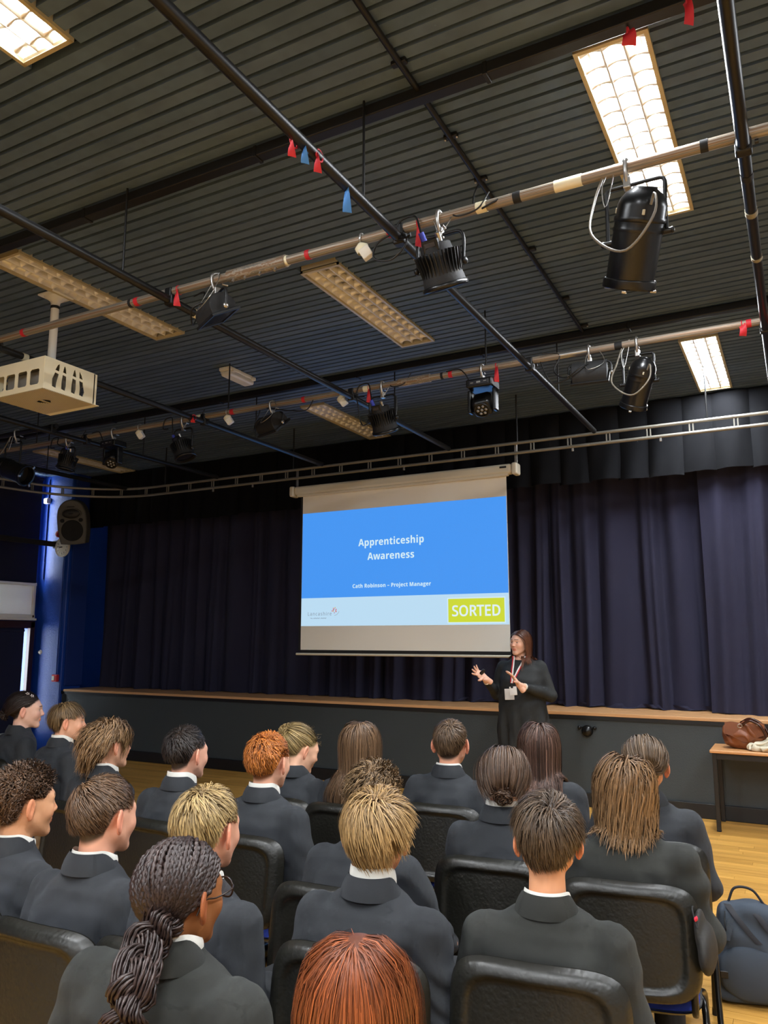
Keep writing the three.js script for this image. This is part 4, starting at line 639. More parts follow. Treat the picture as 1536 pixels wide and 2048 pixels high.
    const fat = rnd() < 0.25 ? 1.7 : 1, b = (0.55 + 0.9 * rnd()) * (st.streak && noise3(p.x * 60, 3, p.z * 60) > 0.25 ? st.streak : 1), c = base.map((v) => v * b);
    L.ribbon(pts, st.r * rr(0.7, 1.3) * fat, st.r * 0.5, c, tipc && tipc.map((v) => v * b));
  }
  if (tie && st.tail) {     // gathered tail hanging from the tie
    for (let i = 0; i < st.tailN; i++) { const a = rr(0, 6.28), q = Math.sqrt(rnd()), pts = []; for (let k = 0; k <= 8; k++) { const t = k / 8, w = (0.013 + 0.016 * Math.sin(Math.min(1, t * 1.6) * Math.PI * 0.75)) * (1 - 0.5 * t * t); pts.push(V(tie.x + q * Math.cos(a) * w + st.tail[0] * t, tie.y - st.tail[1] * t * t - 0.02 * t + 0.012 * Math.sin(t * 3), tie.z + q * Math.sin(a) * w + st.tail[2] * Math.sin(Math.min(1, t * 1.5) * 1.57))); } const b = 0.6 + 0.8 * rnd(); L.ribbon(pts, st.r * 1.1, st.r * 0.5, base.map((v) => v * b)); }
  }
  if (tie && st.bun) {       // loops of hair round the tie
    for (let i = 0; i < st.bunN; i++) { const a0 = rr(0, 6.28), R = st.bun * rr(0.35, 1), ax = tie.clone().sub(C0).normalize().multiplyScalar(1.6).add(V(rr(-1, 1), rr(-1, 1), rr(-1, 1)).multiplyScalar(0.6)).normalize(), u = V(1, 0.2, 0).cross(ax).normalize(), w = ax.clone().cross(u), pts = [], c = tie.clone().addScaledVector(tie.clone().sub(C0).normalize(), 0.012).add(V(rr(-1, 1), rr(-1, 1), rr(-1, 1)).multiplyScalar(st.bun * 0.3)); for (let k = 0; k <= 7; k++) { const a = a0 + k * 0.5, q = R * (1 + 0.12 * Math.sin(k)); pts.push(c.clone().addScaledVector(u, Math.cos(a) * q).addScaledVector(w, Math.sin(a) * q).addScaledVector(ax, 0.01 * Math.sin(k * 0.9) + (st.bun - R) * 0.7)); } const b = 0.6 + 0.8 * rnd(); L.add(pts, st.r * 1.6, st.r * 0.6, base.map((v) => v * b)); }
  }
  for (let i = 0; i < (st.fly || 0); i++) { const a = rr(0, 6.28), e = rr(0.2, 1.3), r = V(Math.cos(a) * Math.cos(e), Math.sin(e), Math.sin(a) * Math.cos(e)), s = V(0, 0.03, 0.012).add(V(r.x * 0.078, r.y * 0.087, r.z * 0.1)), pts = [s]; for (let k = 1; k < 5; k++) pts.push(s.clone().addScaledVector(r, 0.005 * k).add(V(rr(-1, 1), rr(-1, 1), rr(-1, 1)).multiplyScalar(0.004 * k))); L.add(pts, 0.0006, 0.0004, base); }
  const g = L.geo(); g.applyMatrix4(Mh); return g;
}
// box braids drawn back into one thick plait
function braidHair(st, Mh, plaitPath) {
  const L = new Locks(), tie = V(...st.tie), base = lin(st.color), col = () => { const b = 0.55 + 0.9 * rnd(); return base.map((v) => v * b); };
  for (let i = 0; i < 520; i++) {
    const yy = 1 - 2 * (i + 0.5) / 520, ph = i * 2.399963, q = Math.sqrt(1 - yy * yy), dir = V(q * Math.cos(ph), yy, q * Math.sin(ph)); let t = 0.05; const C0 = V(0, 0.02, 0.01), p = C0.clone(); for (let k = 0; k < 14; k++) { p.copy(C0).addScaledVector(dir, t); t -= headSDF(p.x, p.y, p.z, false); } p.copy(C0).addScaledVector(dir, t);
    if (p.y - hairline(p.z) < 0.0) continue;
    const pts = [p.clone()], x = p.clone(); for (let k = 0; k < 22; k++) { const n = headGrad(x), v = tie.clone().sub(x), dist = v.length(); if (dist < 0.02) break; v.addScaledVector(n, -v.dot(n)).normalize(); x.addScaledVector(v, Math.min(0.01, dist)); const sd = headSDF(x.x, x.y, x.z, false); x.addScaledVector(n, 0.007 + 0.004 * hash(i, k >> 2, 3) - sd); pts.push(x.clone()); }
    if (pts.length < 3) continue;
    const dense = []; const cv = new THREE.CatmullRomCurve3(pts), len = cv.getLength(), m = Math.max(6, Math.round(len / 0.0034)); for (let k = 0; k <= m; k++) dense.push(cv.getPoint(k / m));
    const ph0 = rnd() * 6; L.add(dense, (k, j) => 0.0042 + 0.0018 * Math.sin(j * 1.3 + ph0), 0, col(), 5);
  }
  const g0 = L.geo(); g0.applyMatrix4(Mh);
  const P = new Locks(), cv = new THREE.CatmullRomCurve3(plaitPath), N = 150, fr = cv.computeFrenetFrames(N, false), len = cv.getLength();
  const side = V(1, 0, 0);
  for (let s = 0; s < 3; s++) for (let b = 0; b < 34; b++) {
    const pts = [], q = b ? Math.sqrt(b / 33) : 0, a = b * 2.4;
    for (let k = 0; k <= N; k++) { const t = k / N, p = cv.getPoint(t), tg = fr.tangents[k], u = side.clone().addScaledVector(tg, -side.dot(tg)).normalize(), w = tg.clone().cross(u), th = t * len / 0.19 * Math.PI * 2 + s * 2.0944, A = 0.025 * (1.05 - 0.4 * t), W = 0.0225 * (1.08 - 0.35 * t), rot = a + th * 0.5; pts.push(p.clone().addScaledVector(u, A * Math.sin(th) * 0.85 + W * q * Math.cos(rot)).addScaledVector(w, A * 0.75 * Math.sin(2 * th) * 0.8 + W * q * Math.sin(rot))); }
    const ph0 = rnd() * 6, dense = pts; P.add(dense, (k, j) => 0.0031 + 0.0012 * Math.sin(j * 1.5 + ph0), 0, col(), 4);
  }
  return mg([g0, P.geo()]);
}
// ---- hands: a relaxed hand, fingers along -z, thumb towards +x, palm down
function handSDF(curl, spread, thumbOut) {
  const prims = []; const fl = [[0.027, 0.066], [0.009, 0.075], [-0.009, 0.07], [-0.026, 0.055]];
  fl.forEach(([x, L], i) => { let p = [x * 0.85, 0, -0.085], ang = 0; const yawF = (x / 0.027) * spread, segs = [0.45, 0.3, 0.25]; let r = 0.0088 - (i === 3 ? 0.001 : 0); segs.forEach((s) => { ang += curl * (0.7 + i * 0.08); const l = L * s, q = [p[0] + Math.sin(yawF) * Math.cos(ang) * l, p[1] - Math.sin(ang) * l, p[2] - Math.cos(yawF) * Math.cos(ang) * l]; prims.push([p, q, r, r * 0.9]); p = q; r *= 0.9; }); });
  { let p = [0.026, -0.004, -0.03], q = [0.026 + 0.035 * Math.sin(thumbOut), -0.014, -0.03 - 0.035 * Math.cos(thumbOut)], r2 = [q[0] + 0.028 * Math.sin(thumbOut * 0.75), -0.024, q[2] - 0.028 * Math.cos(thumbOut * 0.75)]; prims.push([p, q, 0.013, 0.0105], [q, r2, 0.0105, 0.0085]); }
  return (x, y, z) => { let d = smin(ell(x, y, z, 0, 0, -0.045, 0.041, 0.0155, 0.054), cap(x, y, z, [0, 0, 0.0], [0, 0, 0.06], 0.024, 0.025), 0.02); for (const [a, b, ra, rb] of prims) d = smin(d, cap(x, y, z, a, b, ra, rb), 0.006); return d; };
}
const flatTint = (c) => () => c;
const HAND_REST = nets(handSDF(0.35, 0.08, 0.5), [-0.07, -0.08, -0.19], [0.08, 0.03, 0.07], 0.0045);
function tinted(g, c) { const n = g.attributes.position.count, a = new Float32Array(n * 3); for (let i = 0; i < n; i++) { a[3 * i] = c[0]; a[3 * i + 1] = c[1]; a[3 * i + 2] = c[2]; } g = g.clone(); g.setAttribute('color', new THREE.BufferAttribute(a, 3)); return g; }
function handAt(geo, wrist, dir, mirror, c, palm = V(0, -1, 0)) {
  const g = tinted(geo, c); const zx = dir.clone().negate().normalize(), yy = palm.clone().negate().addScaledVector(zx, palm.dot(zx)).normalize(), xx = yy.clone().cross(zx); if (mirror) g.scale(-1, 1, 1);
  if (mirror) { const ix = g.index.array; for (let i = 0; i < ix.length; i += 3) { const t = ix[i]; ix[i] = ix[i + 1]; ix[i + 1] = t; } g.index = g.index.clone(); g.computeVertexNormals(); for (let i = 0; i < ix.length; i += 3) { const t = ix[i]; ix[i] = ix[i + 1]; ix[i + 1] = t; } if (false) g.dispose(); }
  g.applyMatrix4(new THREE.Matrix4().makeBasis(xx, yy, zx).setPosition(wrist)); return g;
}
function skinTint(Mi, skin, scalp, hairUp) {     // skin with pinker ears, nose and lips; scalp under hair takes the hair's colour
  const pink = [skin[0] * 1.04, skin[1] * 0.72, skin[2] * 0.66], lip = [skin[0] * 0.85, skin[1] * 0.5, skin[2] * 0.48], q = V(0, 0, 0);
  return (x, y, z) => {
    q.set(x, y, z).applyMatrix4(Mi); const ax = Math.abs(q.x); let c = skin;
    const ear = sstep(0.074, 0.084, ax) * (q.y > -0.05 && q.y < 0.04 ? 1 : 0); let k = ear * 0.75;
    if (q.z < -0.09) k = Math.max(k, 0.45 * sstep(0.02, 0.006, ax) * (q.y < -0.01 && q.y > -0.045 ? 1 : 0)); k = Math.max(k, 0.35 * sstep(0.03, 0.012, Math.hypot(ax - 0.043, q.y + 0.03)) * (q.z < -0.03 ? 1 : 0));
    c = [lerp(c[0], pink[0], k), lerp(c[1], pink[1], k), lerp(c[2], pink[2], k)];
    if (q.z < -0.078 && q.y < -0.0545 && q.y > -0.0755 && ax < 0.021) c = lip;
    if (q.z < -0.06 && Math.abs(q.y - 0.024) < 0.004 && ax > 0.012 && ax < 0.045) c = scalp.map((v, i) => lerp(v, skin[i], 0.25));
    const h = q.y - hairline(q.z) - (q.z > 0.03 ? hairUp || 0 : 0); if (q.y > -0.1 && ear < 0.3) { const m = sstep(-0.012, 0.01, h); c = [lerp(c[0], scalp[0], m), lerp(c[1], scalp[1], m), lerp(c[2], scalp[2], m)]; }
    return c;
  };
}
function eyes(Mh, dark = [0.03, 0.02, 0.015]) { const out = []; for (const s of [-1, 1]) { out.push(tinted(ball(0.012, s * 0.031, -0.002, -0.0735, 1, 0.62, 1, 12), [0.5, 0.46, 0.43]).applyMatrix4(Mh), tinted(ball(0.0062, s * 0.031, -0.002, -0.0818, 1, 0.9, 0.7, 10), dark).applyMatrix4(Mh)); } return out; }
const CL = 0.012;
function person(o) {
  const t = thing('person', o.label, 'person', 'seated audience'); t.position.set(o.x, 0, o.z); t.rotation.y = o.turn; const sl = o.slump ?? 0.045, s = (o.top || 1.18) / (1.18 - sl);
  t.scale.setScalar(s);
  const wd = o.wide || 1, lean = o.lean || 0, cz = (y) => 0.03 - lean * Math.max(0, y - 0.5) - 0.02 * sstep(0.75, 0.95, y);
  const rows = [[0.43, 0.165 * wd, 0.125, cz(0.43)], [0.52, 0.163 * wd, 0.122, cz(0.52)], [0.62, 0.158 * wd, 0.112, cz(0.62)], [0.71, 0.168 * wd, 0.113, cz(0.71)], [0.775, 0.173 * wd, 0.107, cz(0.775)], [0.82, 0.155 * wd, 0.092, cz(0.82)], [0.852, 0.115 * wd, 0.077, cz(0.85)], [0.885, 0.068, 0.062, cz(0.885)], [0.905, 0.055, 0.055, cz(0.905)]];
  const torso = loft(rows), zS = cz(0.8), sh = 0.158 * wd;
  const arms = [-1, 1].map((k) => { const a = (o.arms && o.arms[k < 0 ? 0 : 1]) || {}; const S = [k * sh, 0.79, zS + 0.005], E = [k * (a.ex || 0.215) * wd, a.ey || 0.575, zS + (a.ez ?? 0.02)], W = [k * (a.wx || 0.1), a.wy || 0.545, zS + (a.wz ?? -0.21)]; return [S, E, W, k]; });
  const wr = o.seed || 1;
  const jacket = (x, y, z) => {
    let d = torso(x, y, z), e = 1; for (const [S, E, W] of arms) { let q = cap(x, y, z, S, E, 0.064 * (0.5 + 0.5 * wd), 0.052); q = smin(q, cap(x, y, z, E, W, 0.05, 0.038), 0.02); e = Math.min(e, q); }
    d = smin(d, e, 0.022);
    if (d < 0.03 && d > -0.03) { const f = 0.5 + 0.5 * noise3(x * 3 + wr, y * 3, z * 3), ph = noise3(x * 4 + wr * 3, y * 4, z * 4) * 4; d += 0.011 * f * f * Math.sin(y * 58 + x * 40 * Math.sign(x || 1) + ph * 2.2) * sstep(0.84, 0.72, y) + 0.009 * noise3(x * 9 + wr, y * 15, z * 9) + 0.0025 * noise3(x * 26 + wr, y * 30, z * 26) + 0.0035 * sstep(0.008, 0, Math.abs(Math.abs(x) - sh * 0.99 + (0.79 - y) * 0.18)) * sstep(0.62, 0.7, y); }
    return smax(d, (y - 0.893) + (z - cz(0.89)) * 0.25, 0.006);
  };
  const wx = 0.29 * wd + 0.03;
  const bz = part('blazer', uvBox(nets(jacket, [-wx, 0.41, -0.36], [wx, 0.93, 0.2], o.near ? 0.0085 : 0.0115)), o.cloth || M.cloth, t, 'dark blazer');
  // folded blazer collar and the shirt collar inside it
  const zc = cz(0.89); const ring = (r0, y0, r1, y1, th, open, dip) => { const A = gridSheet(36, 4, (u, v) => { const a = (u - 0.5) * 2 * open, r = lerp(r0, r1, v), fr = sstep(1.1, 2.4, Math.abs(a)); return V(Math.sin(a) * r * 1.06, lerp(y0, y1, v) - dip * fr, zc + 0.004 + Math.cos(a) * r - 0.012 * fr); }); const Bq = gridSheet(36, 4, (u, v) => { const a = (u - 0.5) * 2 * open, r = lerp(r0, r1, v) + th * Math.sin(v * Math.PI * 0.8 + 0.5), fr = sstep(1.1, 2.4, Math.abs(a)); return V(Math.sin(a) * r * 1.06, lerp(y0, y1, v) - dip * fr + th * 0.4 * (1 - v), zc + 0.004 + Math.cos(a) * r - 0.012 * fr); }); return mg([A, Bq]); };
  part('blazer_collar', uvBox(ring(0.0615, 0.917, 0.087, 0.863, 0.0065, 2.35, 0.06)), o.cloth || M.cloth, bz);
  if (o.shirt !== 0) part('shirt_collar', uvBox(ring(0.0565, 0.922 + (o.shirt || 0.012), 0.0605, 0.9, 0.003, 2.6, 0.03)), M.shirt, t, 'white shirt collar');
  // head
  const hp = V(0, 1.053 - sl, cz(0.95) - 0.022 - (o.headFwd || 0)), Mh = new THREE.Matrix4().compose(hp, new THREE.Quaternion().setFromEuler(new THREE.Euler(o.pitch || 0, (o.look || 0), o.tilt || 0, 'YXZ')), V(1, 1, 1).multiplyScalar(o.headS || 1)), Mi = Mh.clone().invert();
  const skin = lin(o.skin || 0xd9a184).map((v) => v * (o.hair.braids ? 1 : 1.22)), scalp = lin(o.hair.scalp || o.hair.color).map((v) => v * (o.hair.long ? 0.5 : 0.75)), q = V(0, 0, 0), hs = o.headS || 1;
  const hd = (x, y, z) => { q.set(x, y, z).applyMatrix4(Mi); return headSDF(q.x, q.y, q.z) * hs; };
  const nk = [0, 0.86, zc - 0.002], nk2 = [hp.x, hp.y - 0.05, hp.z + 0.026];
  const headNeck = (x, y, z) => smin(hd(x, y, z), cap(x, y, z, nk, nk2, 0.053, 0.048), 0.022);
  const HG = nets(headNeck, [hp.x - 0.125, 0.85, hp.z - 0.14], [hp.x + 0.125, hp.y + 0.13, hp.z + 0.135], o.near ? 0.0036 : 0.0042, skinTint(Mi, skin, scalp, o.hair.hairUp));
  const under = (x, y, z) => { let d = torso(x, y, z) + CL; for (const [S, E, W] of arms) d = smin(d, Math.min(cap(x, y, z, S, E, 0.045, 0.036), cap(x, y, z, E, W, 0.035, 0.026)), 0.02); for (const k of [-1, 1]) { d = smin(d, cap(x, y, z, [k * 0.08, 0.5, 0.0], [k * 0.1, 0.5, -0.4], 0.07, 0.045), 0.03); d = smin(d, cap(x, y, z, [k * 0.1, 0.5, -0.4], [k * 0.1, 0.1, -0.37], 0.045, 0.032), 0.03); } return d; };
  const UG = nets(under, [-wx, 0.05, -0.5], [wx, 0.91, 0.16], 0.02, flatTint(skin));
  const hands = arms.map(([S, E, W, k]) => handAt(HAND_REST, V(W[0], W[1] - 0.005, W[2]).add(V(-k * 0.012, 0, -0.035)), V(-k * 0.45, -0.25, -0.85), k > 0, skin));
  part('body', [HG, UG, ...hands, ...eyes(Mh)], skinMat, t);
  part('trousers', uvBox(nets((x, y, z) => { let d = 1; for (const k of [-1, 1]) { d = smin(d, cap(x, y, z, [k * 0.085, 0.515, 0.02], [k * 0.105, 0.51, -0.4], 0.088, 0.062), 0.03); d = smin(d, cap(x, y, z, [k * 0.105, 0.5, -0.4], [k * 0.105, 0.07, -0.36], 0.06, 0.055), 0.03); } return smax(d, 0.045 - y, 0.01); }, [-0.22, 0.02, -0.49], [0.22, 0.63, 0.13], 0.016)), o.legs || M.trouser, t);
  for (const k of [-1, 1]) part('shoe', rbox(0.085, 0.07, 0.24, 0.03, k * 0.105, 0.036, -0.42, 0, k * -0.1, 0, 3), M.shoe, t);
  const bodySD = (x, y, z) => jacket(x, y, z);
  let hg; if (o.hair.braids) { const P = (a) => V(...a); const tw = V(...o.hair.tie).add(V(0, 0.03, -0.01)).applyMatrix4(Mh), t2 = V(...o.hair.tie).add(V(0.01, -0.015, 0.05)).applyMatrix4(Mh); hg = braidHair(o.hair, Mh, [tw, t2, ...o.hair.plait.map(P)]); } else hg = growHair(o.hair, Mh, bodySD);
  const hm = part('hair', hg, hairMat, t, o.hair.label);
  if (o.extra) o.extra(o.hair.braids ? t : hm, Mh);
  return t;
}
// ---------------------------------------------------------------- stacking chairs
function panelMesh(w, h, r, front, back, bend, rings = 12, N = 72) {      // rounded panel: depth profiles over rho = 0 (middle) .. 1 (edge)
  const out = []; for (let i = 0; i < N; i++) { const a = i / N * Math.PI * 2, c = Math.cos(a), s = Math.sin(a), p = 5; const k = 1 / Math.pow(Math.pow(Math.abs(c), p) + Math.pow(Math.abs(s), p), 1 / p); out.push([c * k * w / 2, s * k * h / 2]); }
  const surf = (prof, flip) => { const pos = [], idx = [], uv = []; for (let j = 0; j <= rings; j++) { const q = Math.pow(j / rings, 0.7); for (let i = 0; i <= N; i++) { const [ox, oy] = out[i % N], x = ox * q, y = oy * q; pos.push(x, y, prof(q) + bend(x, y)); uv.push(x, y); } } for (let j = 0; j < rings; j++) for (let i = 0; i < N; i++) { const a = j * (N + 1) + i, b = a + 1, c = a + N + 1, d = c + 1; if (flip) idx.push(a, c, b, b, c, d); else idx.push(a, b, c, b, d, c); } const g = new THREE.BufferGeometry(); g.setAttribute('position', new THREE.Float32BufferAttribute(pos, 3)); g.setAttribute('uv', new THREE.Float32BufferAttribute(uv, 2)); g.setIndex(idx); g.computeVertexNormals(); return g; };
  return mg([surf(front, false), surf(back, true)]);
}
const chairProto = (() => {
  const t = new THREE.Group(); t.name = 'proto';
  const bend = (x, y) => -0.55 * x * x * (1) - 0.12 * (y) + 0.0;          // wraps round the sitter; +z is behind
  const rimProf = (q) => 0.034 * Math.sqrt(Math.max(0, 1 - Math.pow(Math.max(0, (q - 0.8) / 0.2), 2.2))) - (q < 0.8 ? 0.012 * sstep(0.8, 0.74, q) : 0);
  const B = panelMesh(0.46, 0.35, 0.08, (q) => rimProf(q), (q) => -0.004 * q, bend, 22, 88); B.translate(0, 0.615, 0.165); const bs = part('back_shell', B, M.chairShell, t);
  const C = panelMesh(0.43, 0.32, 0.07, (q) => -0.004, (q) => -0.03 * Math.sqrt(Math.max(0, 1 - Math.pow(q, 5))) - 0.004, bend, 12, 72); C.translate(0, 0.615, 0.165); part('back_cushion', C, M.chairFabric, bs, 'blue fabric back pad');
  const ip = panelMesh(0.17, 0.2, 0.02, (q) => 0.0265 - 0.003 * sstep(0.9, 1, q), (q) => 0.018, bend, 6, 48); ip.translate(0, 0.575, 0.165); part('back_inset', ip, M.chairShell, bs);
  const S = panelMesh(0.44, 0.42, 0.07, (q) => 0.038 * Math.sqrt(Math.max(0, 1 - Math.pow(q, 6))), (q) => 0, () => 0, 10, 64); S.rotateX(-Math.PI / 2); S.translate(0, 0.405, -0.06); part('seat_cushion', S, M.chairFabric, t, 'blue fabric seat pad');
  const U = panelMesh(0.45, 0.43, 0.07, (q) => 0.004, (q) => -0.025 * Math.sqrt(Math.max(0, 1 - Math.pow(q, 4))), () => 0, 8, 56); U.rotateX(-Math.PI / 2); U.translate(0, 0.405, -0.06); part('seat_pan', U, M.chairShell, t);
  const oval = (pts) => { const g = tube(pts, 0.0115, 40, 8); return g; };
  for (const s of [-1, 1]) {
    part('leg', oval([V(s * 0.235, 0.01, 0.2), V(s * 0.233, 0.2, 0.09), V(s * 0.23, 0.38, -0.0), V(s * 0.215, 0.392, -0.06)]), M.chairFrame, t); part('leg', oval([V(s * 0.235, 0.01, -0.27), V(s * 0.235, 0.2, -0.2), V(s * 0.232, 0.37, -0.13), V(s * 0.215, 0.39, -0.07)]), M.chairFrame, t);
    part('back_upright', oval([V(s * 0.195, 0.39, -0.1), V(s * 0.2, 0.39, 0.08), V(s * 0.2, 0.42, 0.155), V(s * 0.2, 0.55, 0.165)]), M.chairFrame, t);
    for (const z of [0.2, -0.27]) part('foot_cap', cyl(V(s * 0.235, 0, z), V(s * 0.235, 0.03, z * 0.985), 0.014, 0.013, 10), M.blackMatte, t);
  }
  part('seat_rail', [cyl(V(-0.215, 0.392, -0.065), V(0.215, 0.392, -0.065), 0.011, 0.011, 8), cyl(V(-0.2, 0.388, 0.03), V(0.2, 0.388, 0.03), 0.011, 0.011, 8)], M.chairFrame, t);
  return t;
})();
function chair(x, z, turn, label) { const c = chairProto.clone(); c.name = numbered('stacking_chair'); tag(c, label, 'chair', 'audience chairs'); c.position.set(x, 0, z); c.rotation.y = turn; scene.add(c); return c; }

// ---------------------------------------------------------------- the audience
const LOOK = [-2.28, -6.9];
const H = {      // hair styles
  starClips: { label: 'dark brown hair held by star clips', color: 0x2c1f19, n: 3600, len: 0.16, lift: 0.03, messy: 0.05, r: 0.0020, tie: [0, -0.02, 0.115], seg: 10, vol: 0.006, bun: 0.03, bunN: 120 },
  bowl: { label: 'fair straight bowl-cut hair', color: 0x7d6342, scalp: 0x5a452e, n: 4080, len: 0.085, side: 0.016, fade: [0.03, 0.07], lift: 0.1, tuft: 0.6, messy: 0.05, r: 0.0019, grav: 0.22, crown: [0.01, 0.105, 0.045], vol: 0.014, seg: 6, fringe: 1.2 },
  mullet: { label: 'light brown wavy hair reaching the collar', color: 0x6f5236, tip: 0x8f6f4b, n: 4080, len: 0.13, side: 0.1, lift: 0.16, tuft: 0.6, messy: 0.1, r: 0.0022, grav: 0.3, crown: [0.01, 0.108, 0.04], vol: 0.026, seg: 7, curl: 0.006, curlF: 0.9, sweep: [0, -0.1, 0.7] },
  darkFade: { label: 'short dark hair faded at the sides', color: 0x2a211c, scalp: 0x4a3a30, n: 4560, len: 0.045, side: 0.006, fade: [0.04, 0.085], lift: 0.32, tuft: 0.6, messy: 0.18, r: 0.0016, crown: [0.01, 0.1, 0.06], swirl: 0.5, vol: 0.014 },
  ginger: { label: 'short ginger hair', color: 0xa85a20, tip: 0xc97a35, scalp: 0x8a4f26, n: 5040, len: 0.042, side: 0.018, fade: [0.02, 0.08], lift: 0.3, tuft: 0.6, messy: 0.22, r: 0.0018, crown: [0.005, 0.105, 0.05], swirl: 0.4, vol: 0.014, curl: 0.002, curlF: 1.5 },
  blondBun: { label: 'blonde hair pinned up in a loose bun', color: 0x8c7448, tip: 0xa98f5e, n: 3600, len: 0.2, lift: 0.03, messy: 0.07, r: 0.0020, tie: [-0.01, 0.068, 0.1], seg: 10, vol: 0.006, bun: 0.036, bunN: 260, fly: 40, hairUp: 0.01 },
  longStraight: { label: 'long straight light brown hair', color: 0x6a5038, n: 4080, len: 0.36, lift: 0.0, messy: 0.02, r: 0.0023, part: 1, long: 1, seg: 12, grav: 0.5, vol: 0.018, back: 0.35 },
  shortBrown: { label: 'short brown hair', color: 0x5b452f, scalp: 0x4c3927, n: 4560, len: 0.05, side: 0.014, fade: [0.02, 0.075], lift: 0.2, tuft: 0.6, messy: 0.12, r: 0.0016, crown: [0.012, 0.098, 0.065], swirl: 0.45, vol: 0.01 },
  longBrown: { label: 'long brown hair with light strands', color: 0x49342a, n: 4320, len: 0.33, lift: 0.0, messy: 0.03, r: 0.0023, part: 1, partX: 0.008, long: 1, seg: 12, grav: 0.45, vol: 0.02, back: 0.4, streak: 1.9 },
  ponytail: { label: 'smooth dark blonde hair in a low ponytail', color: 0x5a4631, n: 3840, len: 0.17, lift: 0.02, messy: 0.025, r: 0.0019, tie: [0, 0.0, 0.116], seg: 10, vol: 0.004, tail: [0.0, 0.15, 0.03], tailN: 390 },
  curlyTop: { label: 'curly brown hair with faded sides', color: 0x5d4431, scalp: 0x6b4f3a, n: 4560, len: 0.055, side: 0.006, fade: [0.03, 0.065], lift: 0.55, tuft: 0.6, messy: 0.4, r: 0.0019, curl: 0.007, curlF: 1.9, seg: 7, vol: 0.02, fringe: 1.1 },
  cropBrown: { label: 'short smooth brown hair', color: 0x5f4630, scalp: 0x53402e, n: 7800, len: 0.055, side: 0.02, fade: [0.02, 0.085], lift: 0.11, tuft: 0.75, messy: 0.1, r: 0.0015, crown: [-0.035, 0.1, 0.05], swirl: 0.5, vol: 0.01, seg: 5, fringe: 1.15 },
  blondCrop: { label: 'short blond hair', color: 0x8b6f45, tip: 0xb59a66, scalp: 0x6e5535, n: 6760, len: 0.055, side: 0.02, fade: [0.02, 0.08], lift: 0.18, tuft: 0.75, messy: 0.1, r: 0.0016, crown: [0, 0.108, 0.045], swirl: 0.35, vol: 0.014, seg: 5 },
  curlyMop: { label: 'loose curly light brown hair', color: 0x6c5439, tip: 0x8e7352, n: 3600, len: 0.07, side: 0.045, lift: 0.4, tuft: 0.6, messy: 0.3, r: 0.0019, curl: 0.008, curlF: 1.5, seg: 7, vol: 0.024 },
  lowBun: { label: 'brown hair in a small low bun', color: 0x533e2e, n: 4080, len: 0.19, lift: 0.02, messy: 0.04, r: 0.0019, tie: [0, -0.035, 0.105], seg: 10, vol: 0.005, bun: 0.03, bunN: 220 },
  bob: { label: 'wavy shoulder-length light brown hair', color: 0x76583a, tip: 0x8d6d4a, n: 5520, len: 0.2, lift: 0.06, messy: 0.06, r: 0.0022, part: 1, partX: 0.01, long: 1, seg: 11, grav: 0.4, vol: 0.026, back: 0.3, curl: 0.006, curlF: 0.8 },
  messyBlond: { label: 'thick messy sandy blond hair', color: 0x86663c, tip: 0xb08e5c, scalp: 0x5e4629, n: 8840, len: 0.085, side: 0.05, fade: [0.0, 0.07], lift: 0.21, tuft: 0.75, messy: 0.1, r: 0.0015, crown: [0.02, 0.105, 0.05], swirl: 0.35, vol: 0.024, seg: 6, grav: 0.2, sweep: [0.25, 0, 0] },
  darkBrown: { label: 'thick dark brown hair', color: 0x443223, tip: 0x584632, scalp: 0x3a2c20, n: 9360, len: 0.068, side: 0.03, fade: [0.0, 0.07], lift: 0.20, tuft: 0.75, messy: 0.1, r: 0.0014, crown: [0.025, 0.1, 0.062], swirl: 0.45, vol: 0.022, seg: 6 },
  braids: { label: 'dark box braids gathered into one thick plait', color: 0x2e211d, scalp: 0x1d1513, braids: 1, tie: [0.04, -0.045, 0.097] },
  auburn: { label: 'long straight auburn hair', color: 0x74391a, tip: 0x8a4e28, n: 19500, len: 0.36, lift: 0.0, messy: 0.015, r: 0.0009, part: 1, partX: 0.0, long: 1, seg: 9, grav: 0.5, vol: 0.009, back: 0.3, streak: 1.5 },
};
